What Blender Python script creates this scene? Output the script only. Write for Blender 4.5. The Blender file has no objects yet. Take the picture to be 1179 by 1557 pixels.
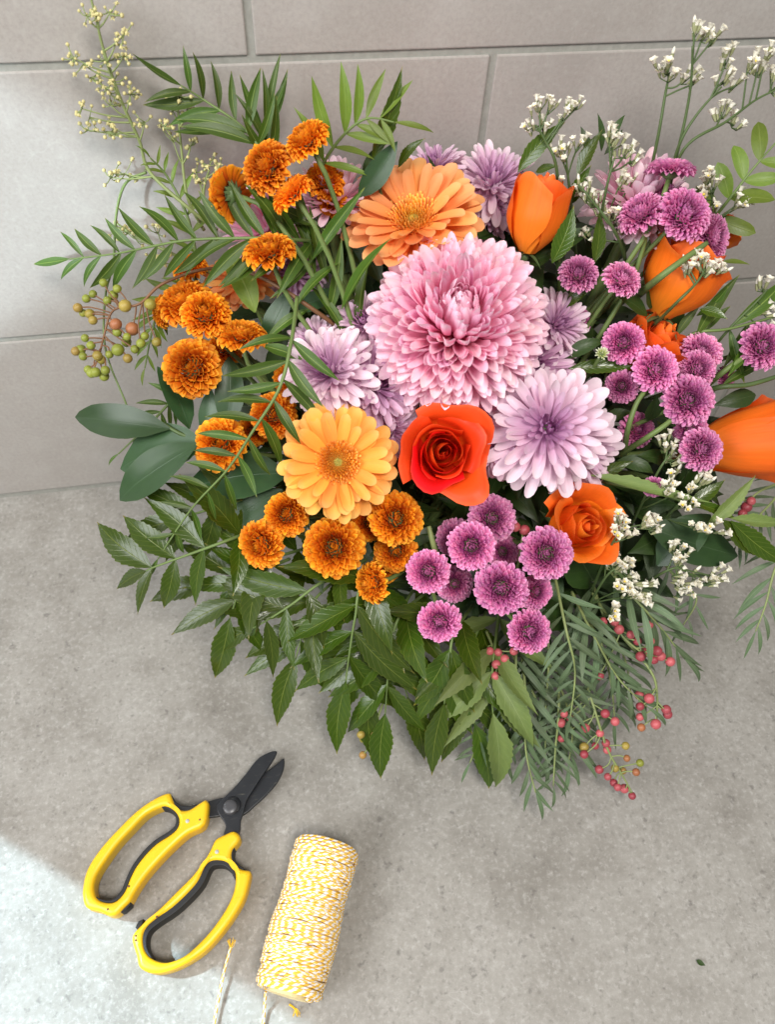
import bpy, math, random
from mathutils import Vector, Matrix
from mathutils.geometry import tessellate_polygon
R = math.radians
rnd = random.Random(7)
sc = bpy.context.scene
col = sc.collection

# ---------------------------------------------------------------- camera
F, CX, CY = 1170.0, 589.5, 778.5            # focal length and centre, in pixels of the 1179 x 1557 photograph
H, D = 0.55, 0.4576                         # camera height over the counter, distance to the tiled wall
AX = Vector((0.9837105, -0.11559509, 0.13766417))
AY = Vector((-0.17454716, -0.79732194, 0.57776381))
AZ = Vector((0.042976, -0.59238121, -0.80451076))
CAM = Vector((0, -D, H))
RIGHT = Vector((AX.x, AY.x, AZ.x)); UP = -Vector((AX.y, AY.y, AZ.y)); BACK = -Vector((AX.z, AY.z, AZ.z))
cd = bpy.data.cameras.new('camera'); cam = bpy.data.objects.new('camera', cd); col.objects.link(cam)
cd.sensor_fit = 'VERTICAL'; cd.sensor_height = 36; cd.lens = 36 * F / 1557
cd.clip_start = 0.01; cd.clip_end = 50
cam.matrix_world = Matrix(((RIGHT.x, UP.x, BACK.x, CAM.x), (RIGHT.y, UP.y, BACK.y, CAM.y), (RIGHT.z, UP.z, BACK.z, CAM.z), (0, 0, 0, 1)))
cd.dof.use_dof = True; cd.dof.focus_distance = 0.47; cd.dof.aperture_fstop = 8.5
sc.camera = cam

def ray(px, py):
    v = Vector((px - CX, py - CY, F)) / F
    return Vector((v.dot(AX), v.dot(AY), v.dot(AZ)))
def U(px, py, z): return CAM + ray(px, py) * z
def G(px, py, h=0.0):
    r = ray(px, py); return CAM + r * ((h - H) / r.z)
def limit(px, py):
    r = ray(px, py)
    t = (-H) / r.z if r.z < 0 else 9
    if r.y > 0: t = min(t, D / r.y)
    return t
ZS = [(-60, .355), (0, .372), (150, .41), (300, .435), (475, .45), (700, .462), (850, .475), (1000, .495), (1200, .512), (1600, .5)]
def zs(px, py, dz=0.0):
    for (y0, z0), (y1, z1) in zip(ZS, ZS[1:]):
        if y0 <= py <= y1:
            z = z0 + (z1 - z0) * (py - y0) / (y1 - y0); break
    else: z = .5
    z += ((px - 690) / 500) ** 2 * .025 + dz
    return min(z, limit(px, py) - .012)
def S(px, py, dz=0.0): return U(px, py, zs(px, py, dz))
def CV(a, b, c): return (RIGHT * a + UP * b + BACK * c).normalized()

# ---------------------------------------------------------------- light
w = bpy.data.worlds.new('World'); sc.world = w; w.use_nodes = True
bg = w.node_tree.nodes['Background']; bg.inputs[0].default_value = (.93, .97, 1.0, 1); bg.inputs[1].default_value = 0.155
def area(name, loc, direction, sx, sy, power, color, spread=180, xdir=None):
    l = bpy.data.lights.new(name, 'AREA'); l.shape = 'RECTANGLE'; l.size = sx; l.size_y = sy; l.energy = power; l.color = color
    l.spread = R(spread)
    o = bpy.data.objects.new(name, l); col.objects.link(o)
    z = -Vector(direction).normalized()
    x = Vector(xdir) if xdir is not None else Vector((0, 0, 1)).cross(z)
    x = (x - z * x.dot(z)).normalized(); y = z.cross(x)
    o.matrix_world = Matrix(((x.x, y.x, z.x, loc[0]), (x.y, y.y, z.y, loc[1]), (x.z, y.z, z.z, loc[2]), (0, 0, 0, 1)))
    return o
area('window_light', (-1.1, -.75, 1.05), (1.1, .55, -.85), 1.0, .9, 20, (.97, .98, 1.0))
area('ceiling_light', (.15, -1.0, 1.7), (.0, .55, -1.5), .5, .4, 21.0, (1.0, .95, .89))
# sunlight through the window: one collimated beam on the counter corner, one on the wall
e0, e1 = G(-60, 1247), G(470, 1570)
ed = (e1 - e0).normalized()
sd = Vector((.62, -.18, -.76)).normalized()
side = Vector((ed.y, -ed.x, 0)); side = side if side.dot(Vector((-1, -1, 0))) > 0 else -side
mid = (e0 + e1) / 2
hw = .16
ps = side - sd * side.dot(sd); pscale = ps.length
area('sunbeam_counter', (mid + side * (hw / pscale) - sd * .55), sd, .9, 2 * hw, 1.4, (.62, .86, 1.0), 1.2, ed)
def onwall(px, py):
    r = ray(px, py); return CAM + r * (D / r.y)
w0, w1 = onwall(-60, 512), onwall(222, 330)
wd = (w1 - w0).normalized(); wn = Vector((-wd.z, 0, wd.x)); wsd = Vector((.70, .60, -.30)).normalized()
wx = wd - wsd * wd.dot(wsd); wy = (wn - wsd * wn.dot(wsd)); wh = .085
wc = w1 - wd * .25 + wn * wh
area('sunbeam_wall', wc - wsd * .55, wsd, .5 * wx.length, 2 * wh * wy.length, .22, (.72, .90, 1.0), 4.0, wd)

sc.view_settings.view_transform = 'Standard'; sc.view_settings.look = 'None'
sc.view_settings.exposure = 0.42; sc.view_settings.gamma = 1.0
sc.render.engine = 'CYCLES'; sc.cycles.use_denoising = True; sc.cycles.max_bounces = 12; sc.cycles.diffuse_bounces = 8; sc.cycles.transmission_bounces = 8; sc.cycles.transparent_max_bounces = 8

# ---------------------------------------------------------------- mesh helpers
def mesh(name, verts, faces, mats, uvs=None, smooth=True, mi=None):
    m = bpy.data.meshes.new(name); m.from_pydata([tuple(v) for v in verts], [], faces)
    for q in (mats if isinstance(mats, (list, tuple)) else [mats]): m.materials.append(q)
    n = len(m.polygons)
    m.polygons.foreach_set('use_smooth', [smooth] * n)
    if mi: m.polygons.foreach_set('material_index', mi)
    if uvs:
        ul = m.uv_layers.new(name='UVMap'); idx = [0] * len(m.loops); m.loops.foreach_get('vertex_index', idx)
        fl = []
        for i in idx: fl += uvs[i]
        ul.data.foreach_set('uv', fl)
    m.update(); return m
def obj(name, m, parent=None, mat=None, color=None):
    o = bpy.data.objects.new(name, m); col.objects.link(o)
    if parent is not None: o.parent = parent
    if mat is not None: o.matrix_basis = mat
    if color is not None: o.color = color
    return o
def tag(o, label, cat, group=None, kind=None):
    o['label'] = label; o['category'] = cat
    if group: o['group'] = group
    if kind: o['kind'] = kind
    return o
def thing(name, label, cat, mat, group=None):
    o = bpy.data.objects.new(name, None); col.objects.link(o); o.empty_display_size = .01
    o.matrix_basis = mat; return tag(o, label, cat, group)
def frame(p, y, zhint):
    y = y.normalized(); x = y.cross(zhint)
    if x.length < 1e-4: x = y.cross(Vector((.31, .2, .9)))
    x.normalize(); z = x.cross(y)
    return Matrix(((x.x, y.x, z.x, p.x), (x.y, y.y, z.y, p.y), (x.z, y.z, z.z, p.z), (0, 0, 0, 1)))
def zframe(p, z, spin=0.0):
    z = z.normalized(); x = Vector((0.13, 0.2, 1)).cross(z)
    if x.length < 1e-3: x = Vector((1, 0, 0))
    x.normalize(); y = z.cross(x)
    m = Matrix(((x.x, y.x, z.x, p.x), (x.y, y.y, z.y, p.y), (x.z, y.z, z.z, p.z), (0, 0, 0, 1)))
    return m @ Matrix.Rotation(spin, 4, 'Z')
def lerp_prof(prof, t):
    for (a, b), (c, d) in zip(prof, prof[1:]):
        if a <= t <= c:
            s = (t - a) / (c - a); s = s * s * (3 - 2 * s) if 0 < a else s ** .6 if b == 0 else s
            return b + (d - b) * s
    return prof[-1][1]
def smooth_prof(pts):
    # Catmull-Rom through (t, w)
    def f(t):
        for i in range(len(pts) - 1):
            if pts[i][0] <= t <= pts[i + 1][0]:
                p0 = pts[max(i - 1, 0)][1]; p1 = pts[i][1]; p2 = pts[i + 1][1]; p3 = pts[min(i + 2, len(pts) - 1)][1]
                s = (t - pts[i][0]) / (pts[i + 1][0] - pts[i][0])
                return max(0, .5 * (2 * p1 + (p2 - p0) * s + (2 * p0 - 5 * p1 + 4 * p2 - p3) * s * s + (3 * p1 - p0 - 3 * p2 + p3) * s ** 3))
        return pts[-1][1]
    return f
def blade(L, W, prof, nl=6, nw=2, bend=0, b0=0, cup=0, fold=0, twist=0, side=0, serr=0, ns=10, ripple=0, notch=0, seed=0, tipcup=0, conc=1.0):
    """thin curved sheet: base at origin, length along +Y, upper face +Z; W is the full width"""
    f = smooth_prof(prof); V = []; UV = []; rr = random.Random(seed)
    y = z = 0.0; ph = rr.uniform(0, 6)
    tp = 0
    for i in range(nl + 1):
        t = 1 - (1 - i / nl) ** conc
        if i:
            a = b0 + bend * ((t + tp) / 2) ** 1.3; y += L * (t - tp) * math.cos(a); z += L * (t - tp) * math.sin(a)
        tp = t
        a = b0 + bend * t ** 1.3
        hw_ = f(t) * W / 2
        cu = cup + tipcup * t * t
        for j in range(nw + 1):
            u = -1 + 2 * j / nw
            x = u * hw_
            if serr and abs(u) > .99 and 0 < i < nl: x *= 1 + serr * (((t * ns) % 1.0) - .5)
            zz = cu * (x * x) / max(W / 2, 1e-9) + fold * abs(x) + ripple * W * math.sin(t * 9 + ph + u) * u * u
            yy = -notch * L * (1 - abs(math.cos(u * 3.14159))) * t ** 8
            tw = twist * t
            xx = x * math.cos(tw) - zz * math.sin(tw); zz = x * math.sin(tw) + zz * math.cos(tw)
            xx += side * L * math.sin(t * math.pi)
            V.append((xx, y + yy * math.cos(a) - zz * math.sin(a), z + zz * math.cos(a)))
            UV.append(((u + 1) / 2, t))
    Fc = [(i * (nw + 1) + j, i * (nw + 1) + j + 1, (i + 1) * (nw + 1) + j + 1, (i + 1) * (nw + 1) + j) for i in range(nl) for j in range(nw)]
    return V, Fc, UV
def tube(pts, rad, n=6, cap=True, uvl=False):
    V = []; UV = []; L = 0; m = len(pts)
    tprev = None; nrm = None
    for i, p in enumerate(pts):
        t = (pts[min(i + 1, m - 1)] - pts[max(i - 1, 0)])
        t = t.normalized() if t.length > 0 else Vector((0, 0, 1))
        if nrm is None: nrm = t.orthogonal().normalized()
        else:
            nrm = nrm - t * nrm.dot(t); nrm = nrm.normalized() if nrm.length > 1e-6 else t.orthogonal().normalized()
        b = t.cross(nrm); r = rad[i] if isinstance(rad, (list, tuple)) else rad
        if i: L += (p - pts[i - 1]).length
        for k in range(n):
            a = 6.28318 * k / n
            V.append(p + nrm * (math.cos(a) * r) + b * (math.sin(a) * r)); UV.append((k / n, L if uvl else i / (m - 1)))
    Fc = [(i * n + k, i * n + (k + 1) % n, (i + 1) * n + (k + 1) % n, (i + 1) * n + k) for i in range(m - 1) for k in range(n)]
    if cap: Fc += [tuple(range(n))[::-1], tuple(range((m - 1) * n, m * n))]
    return V, Fc, UV
def spline(P, n):
    out = []
    for i in range(len(P) - 1):
        p0 = P[max(i - 1, 0)]; p1 = P[i]; p2 = P[i + 1]; p3 = P[min(i + 2, len(P) - 1)]
        for k in range(n):
            s = k / n
            out.append(.5 * (2 * p1 + (p2 - p0) * s + (2 * p0 - 5 * p1 + 4 * p2 - p3) * s * s + (3 * p1 - p0 - 3 * p2 + p3) * s ** 3))
    out.append(P[-1].copy()); return out
def bez(a, b, c, d, n):
    return [a * (1 - t) ** 3 + b * 3 * t * (1 - t) ** 2 + c * 3 * t * t * (1 - t) + d * t ** 3 for t in [i / n for i in range(n + 1)]]
def sphere(r, nu=10, nv=7, sq=1.0):
    V = [Vector((0, 0, r * sq))]; UV = [(0, 1)]
    for i in range(1, nv):
        a = math.pi * i / nv
        for k in range(nu):
            b = 6.28318 * k / nu; V.append(Vector((r * math.sin(a) * math.cos(b), r * math.sin(a) * math.sin(b), r * sq * math.cos(a)))); UV.append((k / nu, 1 - i / nv))
    V.append(Vector((0, 0, -r * sq))); UV.append((0, 0))
    Fc = [(0, 1 + k, 1 + (k + 1) % nu) for k in range(nu)]
    for i in range(nv - 2):
        for k in range(nu): Fc.append((1 + i * nu + k, 1 + (i + 1) * nu + k, 1 + (i + 1) * nu + (k + 1) % nu, 1 + i * nu + (k + 1) % nu))
    b = 1 + (nv - 2) * nu
    Fc += [(b + k, len(V) - 1, b + (k + 1) % nu) for k in range(nu)]
    return V, Fc, UV
class Join:
    def __init__(s): s.V = []; s.F = []; s.UV = []; s.MI = []
    def add(s, vfu, M=None, mi=0):
        b = len(s.V); V, Fc, UV = vfu
        s.V += [M @ Vector(v) for v in V] if M is not None else [Vector(v) for v in V]
        s.F += [tuple(i + b for i in f) for f in Fc]; s.UV += list(UV); s.MI += [mi] * len(Fc)
    def mesh(s, name, mats): return mesh(name, s.V, s.F, mats, s.UV, True, s.MI)

# ---------------------------------------------------------------- materials
class NT:
    def __init__(s, name):
        s.m = bpy.data.materials.new(name); s.m.use_nodes = True; s.t = s.m.node_tree; s.t.nodes.clear()
        s.out = s.n('ShaderNodeOutputMaterial')
    def n(s, typ, **kw):
        x = s.t.nodes.new(typ)
        for k, v in kw.items(): setattr(x, k, v)
        return x
    def l(s, a, b): s.t.links.new(a, b)
    def val(s, sock, v):
        if hasattr(v, 'is_linked') or isinstance(v, bpy.types.NodeSocket): s.l(v, sock)
        else: sock.default_value = v
    def math(s, op, a, b=None, c=None, clamp=False):
        x = s.n('ShaderNodeMath', operation=op, use_clamp=clamp); s.val(x.inputs[0], a)
        if b is not None: s.val(x.inputs[1], b)
        if c is not None: s.val(x.inputs[2], c)
        return x.outputs[0]
    def mix(s, f, a, b, mode='MIX'):
        x = s.n('ShaderNodeMix', data_type='RGBA', blend_type=mode); s.val(x.inputs[0], f); s.val(x.inputs[6], a); s.val(x.inputs[7], b)
        return x.outputs[2]
    def ramp(s, f, stops):
        x = s.n('ShaderNodeValToRGB'); e = x.color_ramp.elements
        while len(e) < len(stops): e.new(.5)
        for k, (p, c) in zip(e, stops): k.position = p; k.color = (*c, 1) if len(c) == 3 else c
        s.val(x.inputs[0], f); return x.outputs[0]
    def noise(s, vec, scale, detail=3, rough=.55):
        x = s.n('ShaderNodeTexNoise'); x.inputs['Scale'].default_value = scale; x.inputs['Detail'].default_value = detail; x.inputs['Roughness'].default_value = rough
        if vec is not None: s.l(vec, x.inputs['Vector'])
        return x.outputs[0]
    def uv(s):
        x = s.n('ShaderNodeUVMap'); y = s.n('ShaderNodeSeparateXYZ'); s.l(x.outputs[0], y.inputs[0]); return x.outputs[0], y.outputs[0], y.outputs[1]
    def surf(s, colr, rough=.5, spec=.4, transl=0.0, bump=None, bstr=.2, bdist=.001, coat=0, tcol=None, subs=0):
        p = s.n('ShaderNodeBsdfPrincipled'); s.val(p.inputs['Base Color'], colr); s.val(p.inputs['Roughness'], rough); p.inputs['Specular IOR Level'].default_value = spec
        p.inputs['Coat Weight'].default_value = coat
        if bump is not None:
            b = s.n('ShaderNodeBump'); b.inputs['Strength'].default_value = bstr; b.inputs['Distance'].default_value = bdist; s.l(bump, b.inputs['Height']); s.l(b.outputs[0], p.inputs['Normal'])
        r = p.outputs[0]
        if transl:
            t = s.n('ShaderNodeBsdfTranslucent'); s.val(t.inputs[0], tcol if tcol is not None else colr)
            mx = s.n('ShaderNodeMixShader'); mx.inputs[0].default_value = transl; s.l(r, mx.inputs[1]); s.l(t.outputs[0], mx.inputs[2]); r = mx.outputs[0]
        s.l(r, s.out.inputs[0]); return s.m
def vscale(k, vec, sx, sy, sz=1):
    m = k.n('ShaderNodeVectorMath', operation='MULTIPLY'); k.l(vec, m.inputs[0]); m.inputs[1].default_value = (sx, sy, sz); return m.outputs[0]

def petal_mat(name, stops, rough=.55, transl=.3, streak=.10, hue=.008, val=.12, spec=.25):
    k = NT(name); uv, u, v = k.uv(); oi = k.n('ShaderNodeObjectInfo')
    c = k.ramp(v, stops)
    st = k.noise(vscale(k, uv, 26, 2.2), 1.0, 2)
    stv = k.math('MULTIPLY_ADD', st, streak * 2, 1 - streak)
    c = k.mix(1.0, c, oi.outputs['Color'], 'MULTIPLY')
    h = k.n('ShaderNodeHueSaturation'); k.l(c, h.inputs['Color'])
    k.l(k.math('MULTIPLY_ADD', oi.outputs['Random'], hue * 2, .5 - hue), h.inputs['Hue'])
    k.l(k.math('MULTIPLY', k.math('MULTIPLY_ADD', oi.outputs['Random'], val, 1 - val * .6), stv), h.inputs['Value'])
    return k.surf(h.outputs[0], rough, spec, transl, bump=st, bstr=.25, bdist=.0006)
M = {}
M['pink'] = petal_mat('pink_petal', [(0, (.96, .22, .42)), (.30, (1, .44, .62)), (.62, (1, .60, .745)), (1, (1, .82, .88))], transl=.28, hue=.004, val=.06)
M['palepink'] = petal_mat('pale_pink_petal', [(0, (.80, .38, .54)), (.4, (.97, .62, .76)), (1, (.98, .78, .85))], transl=.3)
M['lilac'] = petal_mat('lilac_petal', [(0, (.50, .20, .42)), (.28, (.70, .44, .61)), (.6, (.80, .57, .69)), (1, (.89, .74, .80))], transl=.32)
M['gerb_y'] = petal_mat('yellow_gerbera_petal', [(0, (.88, .30, .02)), (.35, (.93, .42, .05)), (.8, (.94, .50, .085)), (1, (.95, .60, .16))], transl=.33, streak=.12)
M['gerb_p'] = petal_mat('peach_gerbera_petal', [(0, (.86, .22, .02)), (.4, (.90, .36, .08)), (.8, (.92, .44, .14)), (1, (.94, .53, .21))], transl=.33, streak=.12)
M['ros_red'] = petal_mat('red_orange_rose_petal', [(0, (.80, .16, .01)), (.5, (.82, .075, .006)), (.94, (.84, .06, .008)), (1, (.92, .12, .025))], rough=.45, transl=.22, streak=.06, val=.06)
M['ros_or'] = petal_mat('orange_rose_petal', [(0, (.84, .30, .02)), (.40, (.90, .215, .010)), (.88, (.90, .17, .010)), (1, (.95, .22, .03))], rough=.5, transl=.25, streak=.15, val=.06)

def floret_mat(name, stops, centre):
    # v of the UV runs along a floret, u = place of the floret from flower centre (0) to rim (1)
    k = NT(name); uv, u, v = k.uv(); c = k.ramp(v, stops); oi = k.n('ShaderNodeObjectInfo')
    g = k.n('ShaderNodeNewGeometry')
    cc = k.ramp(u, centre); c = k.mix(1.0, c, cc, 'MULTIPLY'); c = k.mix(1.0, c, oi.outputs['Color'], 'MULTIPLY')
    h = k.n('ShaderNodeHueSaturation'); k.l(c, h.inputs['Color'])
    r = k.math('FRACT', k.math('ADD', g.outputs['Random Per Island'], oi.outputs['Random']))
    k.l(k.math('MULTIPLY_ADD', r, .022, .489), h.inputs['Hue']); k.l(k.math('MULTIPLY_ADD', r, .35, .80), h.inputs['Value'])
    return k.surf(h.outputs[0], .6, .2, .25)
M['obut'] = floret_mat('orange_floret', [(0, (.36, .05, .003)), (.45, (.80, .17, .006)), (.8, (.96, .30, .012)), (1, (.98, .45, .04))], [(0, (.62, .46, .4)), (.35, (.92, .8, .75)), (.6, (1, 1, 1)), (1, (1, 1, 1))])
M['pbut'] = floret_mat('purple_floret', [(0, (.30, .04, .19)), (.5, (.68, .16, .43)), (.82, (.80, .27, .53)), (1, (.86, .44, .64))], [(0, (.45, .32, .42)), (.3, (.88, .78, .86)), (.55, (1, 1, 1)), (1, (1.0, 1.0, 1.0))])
M['stam_o'] = floret_mat('orange_stamen', [(0, (.66, .22, .02)), (.6, (.90, .36, .03)), (1, (.97, .60, .16))], [(0, (.75, .9, .6)), (.5, (1, 1, 1)), (1, (1, 1, 1))])

def leaf_mat(name, base, vein, back, rough=.42, veins=9, vstr=.5, tip=None, transl=.22, hue=.012, spec=.45, rib=.022):
    k = NT(name); uv, u, v = k.uv(); oi = k.n('ShaderNodeObjectInfo'); g = k.n('ShaderNodeNewGeometry')
    d = k.math('ABSOLUTE', k.math('SUBTRACT', u, .5))
    ribm = k.math('SUBTRACT', 1.0, k.math('DIVIDE', d, rib), clamp=True)
    lat = k.math('FRACT', k.math('SUBTRACT', k.math('MULTIPLY', v, veins), k.math('MULTIPLY', d, veins * .45)))
    latm = k.math('SUBTRACT', 1.0, k.math('MULTIPLY', k.math('ABSOLUTE', k.math('SUBTRACT', lat, .5)), 9.0), clamp=True)
    tc = k.n('ShaderNodeTexCoord')
    nz = k.noise(vscale(k, uv, 5, 9), 1.0, 4)
    c = k.mix(nz, (base[0] * .72, base[1] * .76, base[2] * .8, 1), (base[0] * 1.3, base[1] * 1.22, base[2] * 1.15, 1))
    c = k.mix(k.math('MULTIPLY', latm, vstr * .45), c, (*vein, 1)); c = k.mix(k.math('MULTIPLY', ribm, .85), c, (*vein, 1))
    if tip: c = k.mix(k.math('MULTIPLY', k.math('SUBTRACT', v, .93, clamp=True), 10.0, clamp=True), c, (*tip, 1))
    edge = k.math('MULTIPLY', k.math('SUBTRACT', d, .465, clamp=True), 14.0, clamp=True)
    c = k.mix(edge, c, (vein[0] * .8, vein[1] * .8, vein[2] * .6, 1))
    c = k.mix(g.outputs['Backfacing'], c, k.mix(k.math('MULTIPLY', ribm, .6), (*back, 1), (*vein, 1)))
    h = k.n('ShaderNodeHueSaturation'); k.l(c, h.inputs['Color'])
    k.l(k.math('MULTIPLY_ADD', oi.outputs['Random'], hue * 2, .5 - hue), h.inputs['Hue']); k.l(k.math('MULTIPLY_ADD', oi.outputs['Random'], .4, .8), h.inputs['Value'])
    c = k.mix(1.0, h.outputs[0], oi.outputs['Color'], 'MULTIPLY')
    bm = k.math('ADD', k.math('MULTIPLY', latm, -.8 * vstr), k.math('ADD', ribm, k.math('MULTIPLY', nz, .5)))
    return k.surf(c, rough, spec, transl, bump=bm, bstr=.26, bdist=.0006)
M['narrow'] = leaf_mat('narrow_leaf', (.056, .115, .010), (.28, .37, .08), (.13, .20, .07), rib=.05, veins=14, vstr=.25, tip=(.30, .26, .04))
M['lightnarrow'] = leaf_mat('light_narrow_leaf', (.15, .23, .025), (.27, .35, .08), (.17, .25, .08), rib=.04, veins=12, vstr=.25)
M['serrate'] = leaf_mat('serrate_leaf', (.046, .086, .005), (.22, .27, .04), (.20, .28, .09), veins=9, vstr=.45, tip=(.42, .30, .05), rough=.27, spec=.6)
M['pale'] = leaf_mat('pale_underside_leaf', (.155, .215, .055), (.27, .33, .12), (.11, .17, .035), veins=10, vstr=.5, rough=.55)
M['ruscus'] = leaf_mat('dark_glossy_leaf', (.026, .064, .020), (.06, .11, .05), (.05, .09, .04), veins=5, vstr=.02, rough=.36, rib=.012, transl=.08)
M['pepper'] = leaf_mat('grey_green_leaf', (.10, .155, .075), (.20, .27, .14), (.14, .20, .11), veins=16, vstr=.12, rib=.06, rough=.5)
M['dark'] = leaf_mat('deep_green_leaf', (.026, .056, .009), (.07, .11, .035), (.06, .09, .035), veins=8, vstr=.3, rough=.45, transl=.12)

def plain(name, c, rough=.5, spec=.4, var=.25, scale=60, transl=0, bstr=.1, coat=0):
    k = NT(name); tc = k.n('ShaderNodeTexCoord'); n = k.noise(tc.outputs['Object'], scale, 4); oi = k.n('ShaderNodeObjectInfo')
    x = k.mix(n, tuple(a * (1 - var) for a in c) + (1,), tuple(min(1, a * (1 + var)) for a in c) + (1,))
    x = k.mix(1.0, x, oi.outputs['Color'], 'MULTIPLY')
    return k.surf(x, rough, spec, transl, bump=n, bstr=bstr, bdist=.0005, coat=coat)
M['stem'] = plain('green_stem', (.13, .19, .055), .5)
M['stemdark'] = plain('dark_green_stem', (.07, .11, .035), .5)
M['stemred'] = plain('reddish_stem', (.17, .08, .035), .5, var=.5, scale=30)
M['stempale'] = plain('pale_green_stem', (.22, .27, .10), .5)
M['calyx'] = plain('calyx_green', (.09, .14, .05), .5)
M['white'] = plain('white_floret', (.86, .83, .71), .6, var=.06, transl=.2)
M['cream'] = plain('cream_blossom', (.62, .56, .26), .55, var=.25, scale=300, transl=.15)
M['budp'] = petal_mat('bud_petal', [(0, (.30, .38, .05)), (.5, (.55, .60, .22)), (1, (.86, .87, .78))])
M['bract'] = plain('floret_bract', (.25, .26, .13), .6, var=.5, scale=200)
M['yolk'] = plain('yellow_floret_eye', (.85, .60, .08), .6)
M['black_rubber'] = plain('black_rubber', (.018, .019, .021), .55, .35)
def worn(name, base, mark, rough, sx, amt, thr):
    k = NT(name); tc = k.n('ShaderNodeTexCoord'); o_ = tc.outputs['Object']
    mp = k.n('ShaderNodeMapping'); mp.inputs['Rotation'].default_value = (0, 0, .85); mp.inputs['Scale'].default_value = (sx * .12, sx, sx); k.l(o_, mp.inputs['Vector'])
    n = k.noise(mp.outputs[0], 1.0, 4, .7); n2 = k.noise(o_, 90, 4, .6)
    f = k.math('MULTIPLY', k.math('MULTIPLY', k.math('SUBTRACT', n, thr, clamp=True), 9.0, clamp=True), k.math('MULTIPLY', n2, amt))
    c = k.mix(f, (*base, 1), (*mark, 1)); c = k.mix(k.math('MULTIPLY', n2, .25), c, tuple(x * .8 for x in base) + (1,))
    return k.surf(c, k.math('MULTIPLY_ADD', n2, .3, rough - .12), .5, 0, bump=n, bstr=.04, bdist=.0004)
M['black_steel'] = worn('black_coated_steel', (.012, .014, .018), (.16, .15, .12), .38, 700, 1.0, .60)
M['bolt'] = plain('dark_bolt_steel', (.06, .06, .065), .35, .5)
M['rivet'] = plain('grey_rivet', (.45, .45, .42), .35, .5)
M['yellow'] = worn('yellow_plastic', (.86, .53, .012), (.45, .25, .02), .38, 260, .55, .60)
M['grout'] = plain('grout', (.30, .30, .27), .9, .1, scale=250, bstr=.4)
M['vase'] = plain('pale_grey_ceramic', (.55, .57, .56), .3, .5, var=.04)
M['water'] = plain('vase_inside_dark', (.05, .06, .05), .3)
M['core'] = plain('cardboard_core', (.80, .66, .35), .8)

def berry_mat(name, c0, c1, thr):
    k = NT(name); uv, u, v = k.uv(); oi = k.n('ShaderNodeObjectInfo'); tc = k.n('ShaderNodeTexCoord')
    n = k.noise(tc.outputs['Object'], 90, 3)
    f = k.math('ADD', k.math('MULTIPLY', k.math('SUBTRACT', oi.outputs['Random'], thr), 3.0), k.math('MULTIPLY', k.math('SUBTRACT', n, .5), 1.6), clamp=True)
    c = k.mix(f, (*c0, 1), (*c1, 1)); c = k.mix(1.0, c, oi.outputs['Color'], 'MULTIPLY')
    return k.surf(c, .42, .4, 0, bump=n, bstr=.15, bdist=.0005)
M['berry_r'] = berry_mat('pink_pepper_berry', (.47, .10, .11), (.33, .05, .065), .5)
M['berry_g'] = berry_mat('green_berry', (.22, .25, .035), (.42, .20, .06), .8)
M['berry_m'] = berry_mat('ripening_berry', (.32, .24, .05), (.38, .14, .06), .4)

def tile_material():
    k = NT('greige_porcelain_tile'); g = k.n('ShaderNodeTexCoord'); oi = k.n('ShaderNodeObjectInfo'); P = k.n('ShaderNodeNewGeometry').outputs['Position']
    n1 = k.noise(P, 9, 5, .6); n2 = k.noise(P, 420, 3, .7); n3 = k.noise(P, 38, 6, .65)
    c = k.ramp(n1, [(.3, (.335, .308, .282)), (.52, (.38, .352, .325)), (.72, (.41, .382, .356))])
    c = k.mix(k.math('MULTIPLY', k.math('SUBTRACT', n2, .42, clamp=True), 2.2, clamp=True), c, (.29, .27, .245, 1)); c = k.mix(k.math('MULTIPLY', k.math('SUBTRACT', k.noise(P, 260, 2, .6), .55, clamp=True), 1.6, clamp=True), c, (.48, .46, .435, 1)); c = k.mix(k.math('MULTIPLY', k.math('SUBTRACT', n3, .5, clamp=True), 1.3), c, (.47, .455, .43, 1))
    # thin pale veins
    wv = k.n('ShaderNodeTexNoise'); wv.inputs['Scale'].default_value = 5.5; wv.inputs['Detail'].default_value = 5; wv.inputs['Distortion'].default_value = .9; k.l(P, wv.inputs['Vector'])
    vm = k.math('SUBTRACT', 1.0, k.math('MULTIPLY', k.math('ABSOLUTE', k.math('SUBTRACT', wv.outputs[0], .56)), 260.0), clamp=True)
    gate = k.math('MULTIPLY', k.math('SUBTRACT', k.noise(P, 6.5, 2), .55, clamp=True), 6.0, clamp=True)
    c = k.mix(k.math('MULTIPLY', vm, k.math('MULTIPLY', gate, .22)), c, (.60, .585, .56, 1))
    c = k.mix(k.math('MULTIPLY', oi.outputs['Random'], .12), c, (.36, .34, .32, 1))
    return k.surf(c, k.math('MULTIPLY_ADD', n3, .25, .30), .4, 0, bump=n2, bstr=.06, bdist=.0004)
M['tile'] = tile_material()
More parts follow.
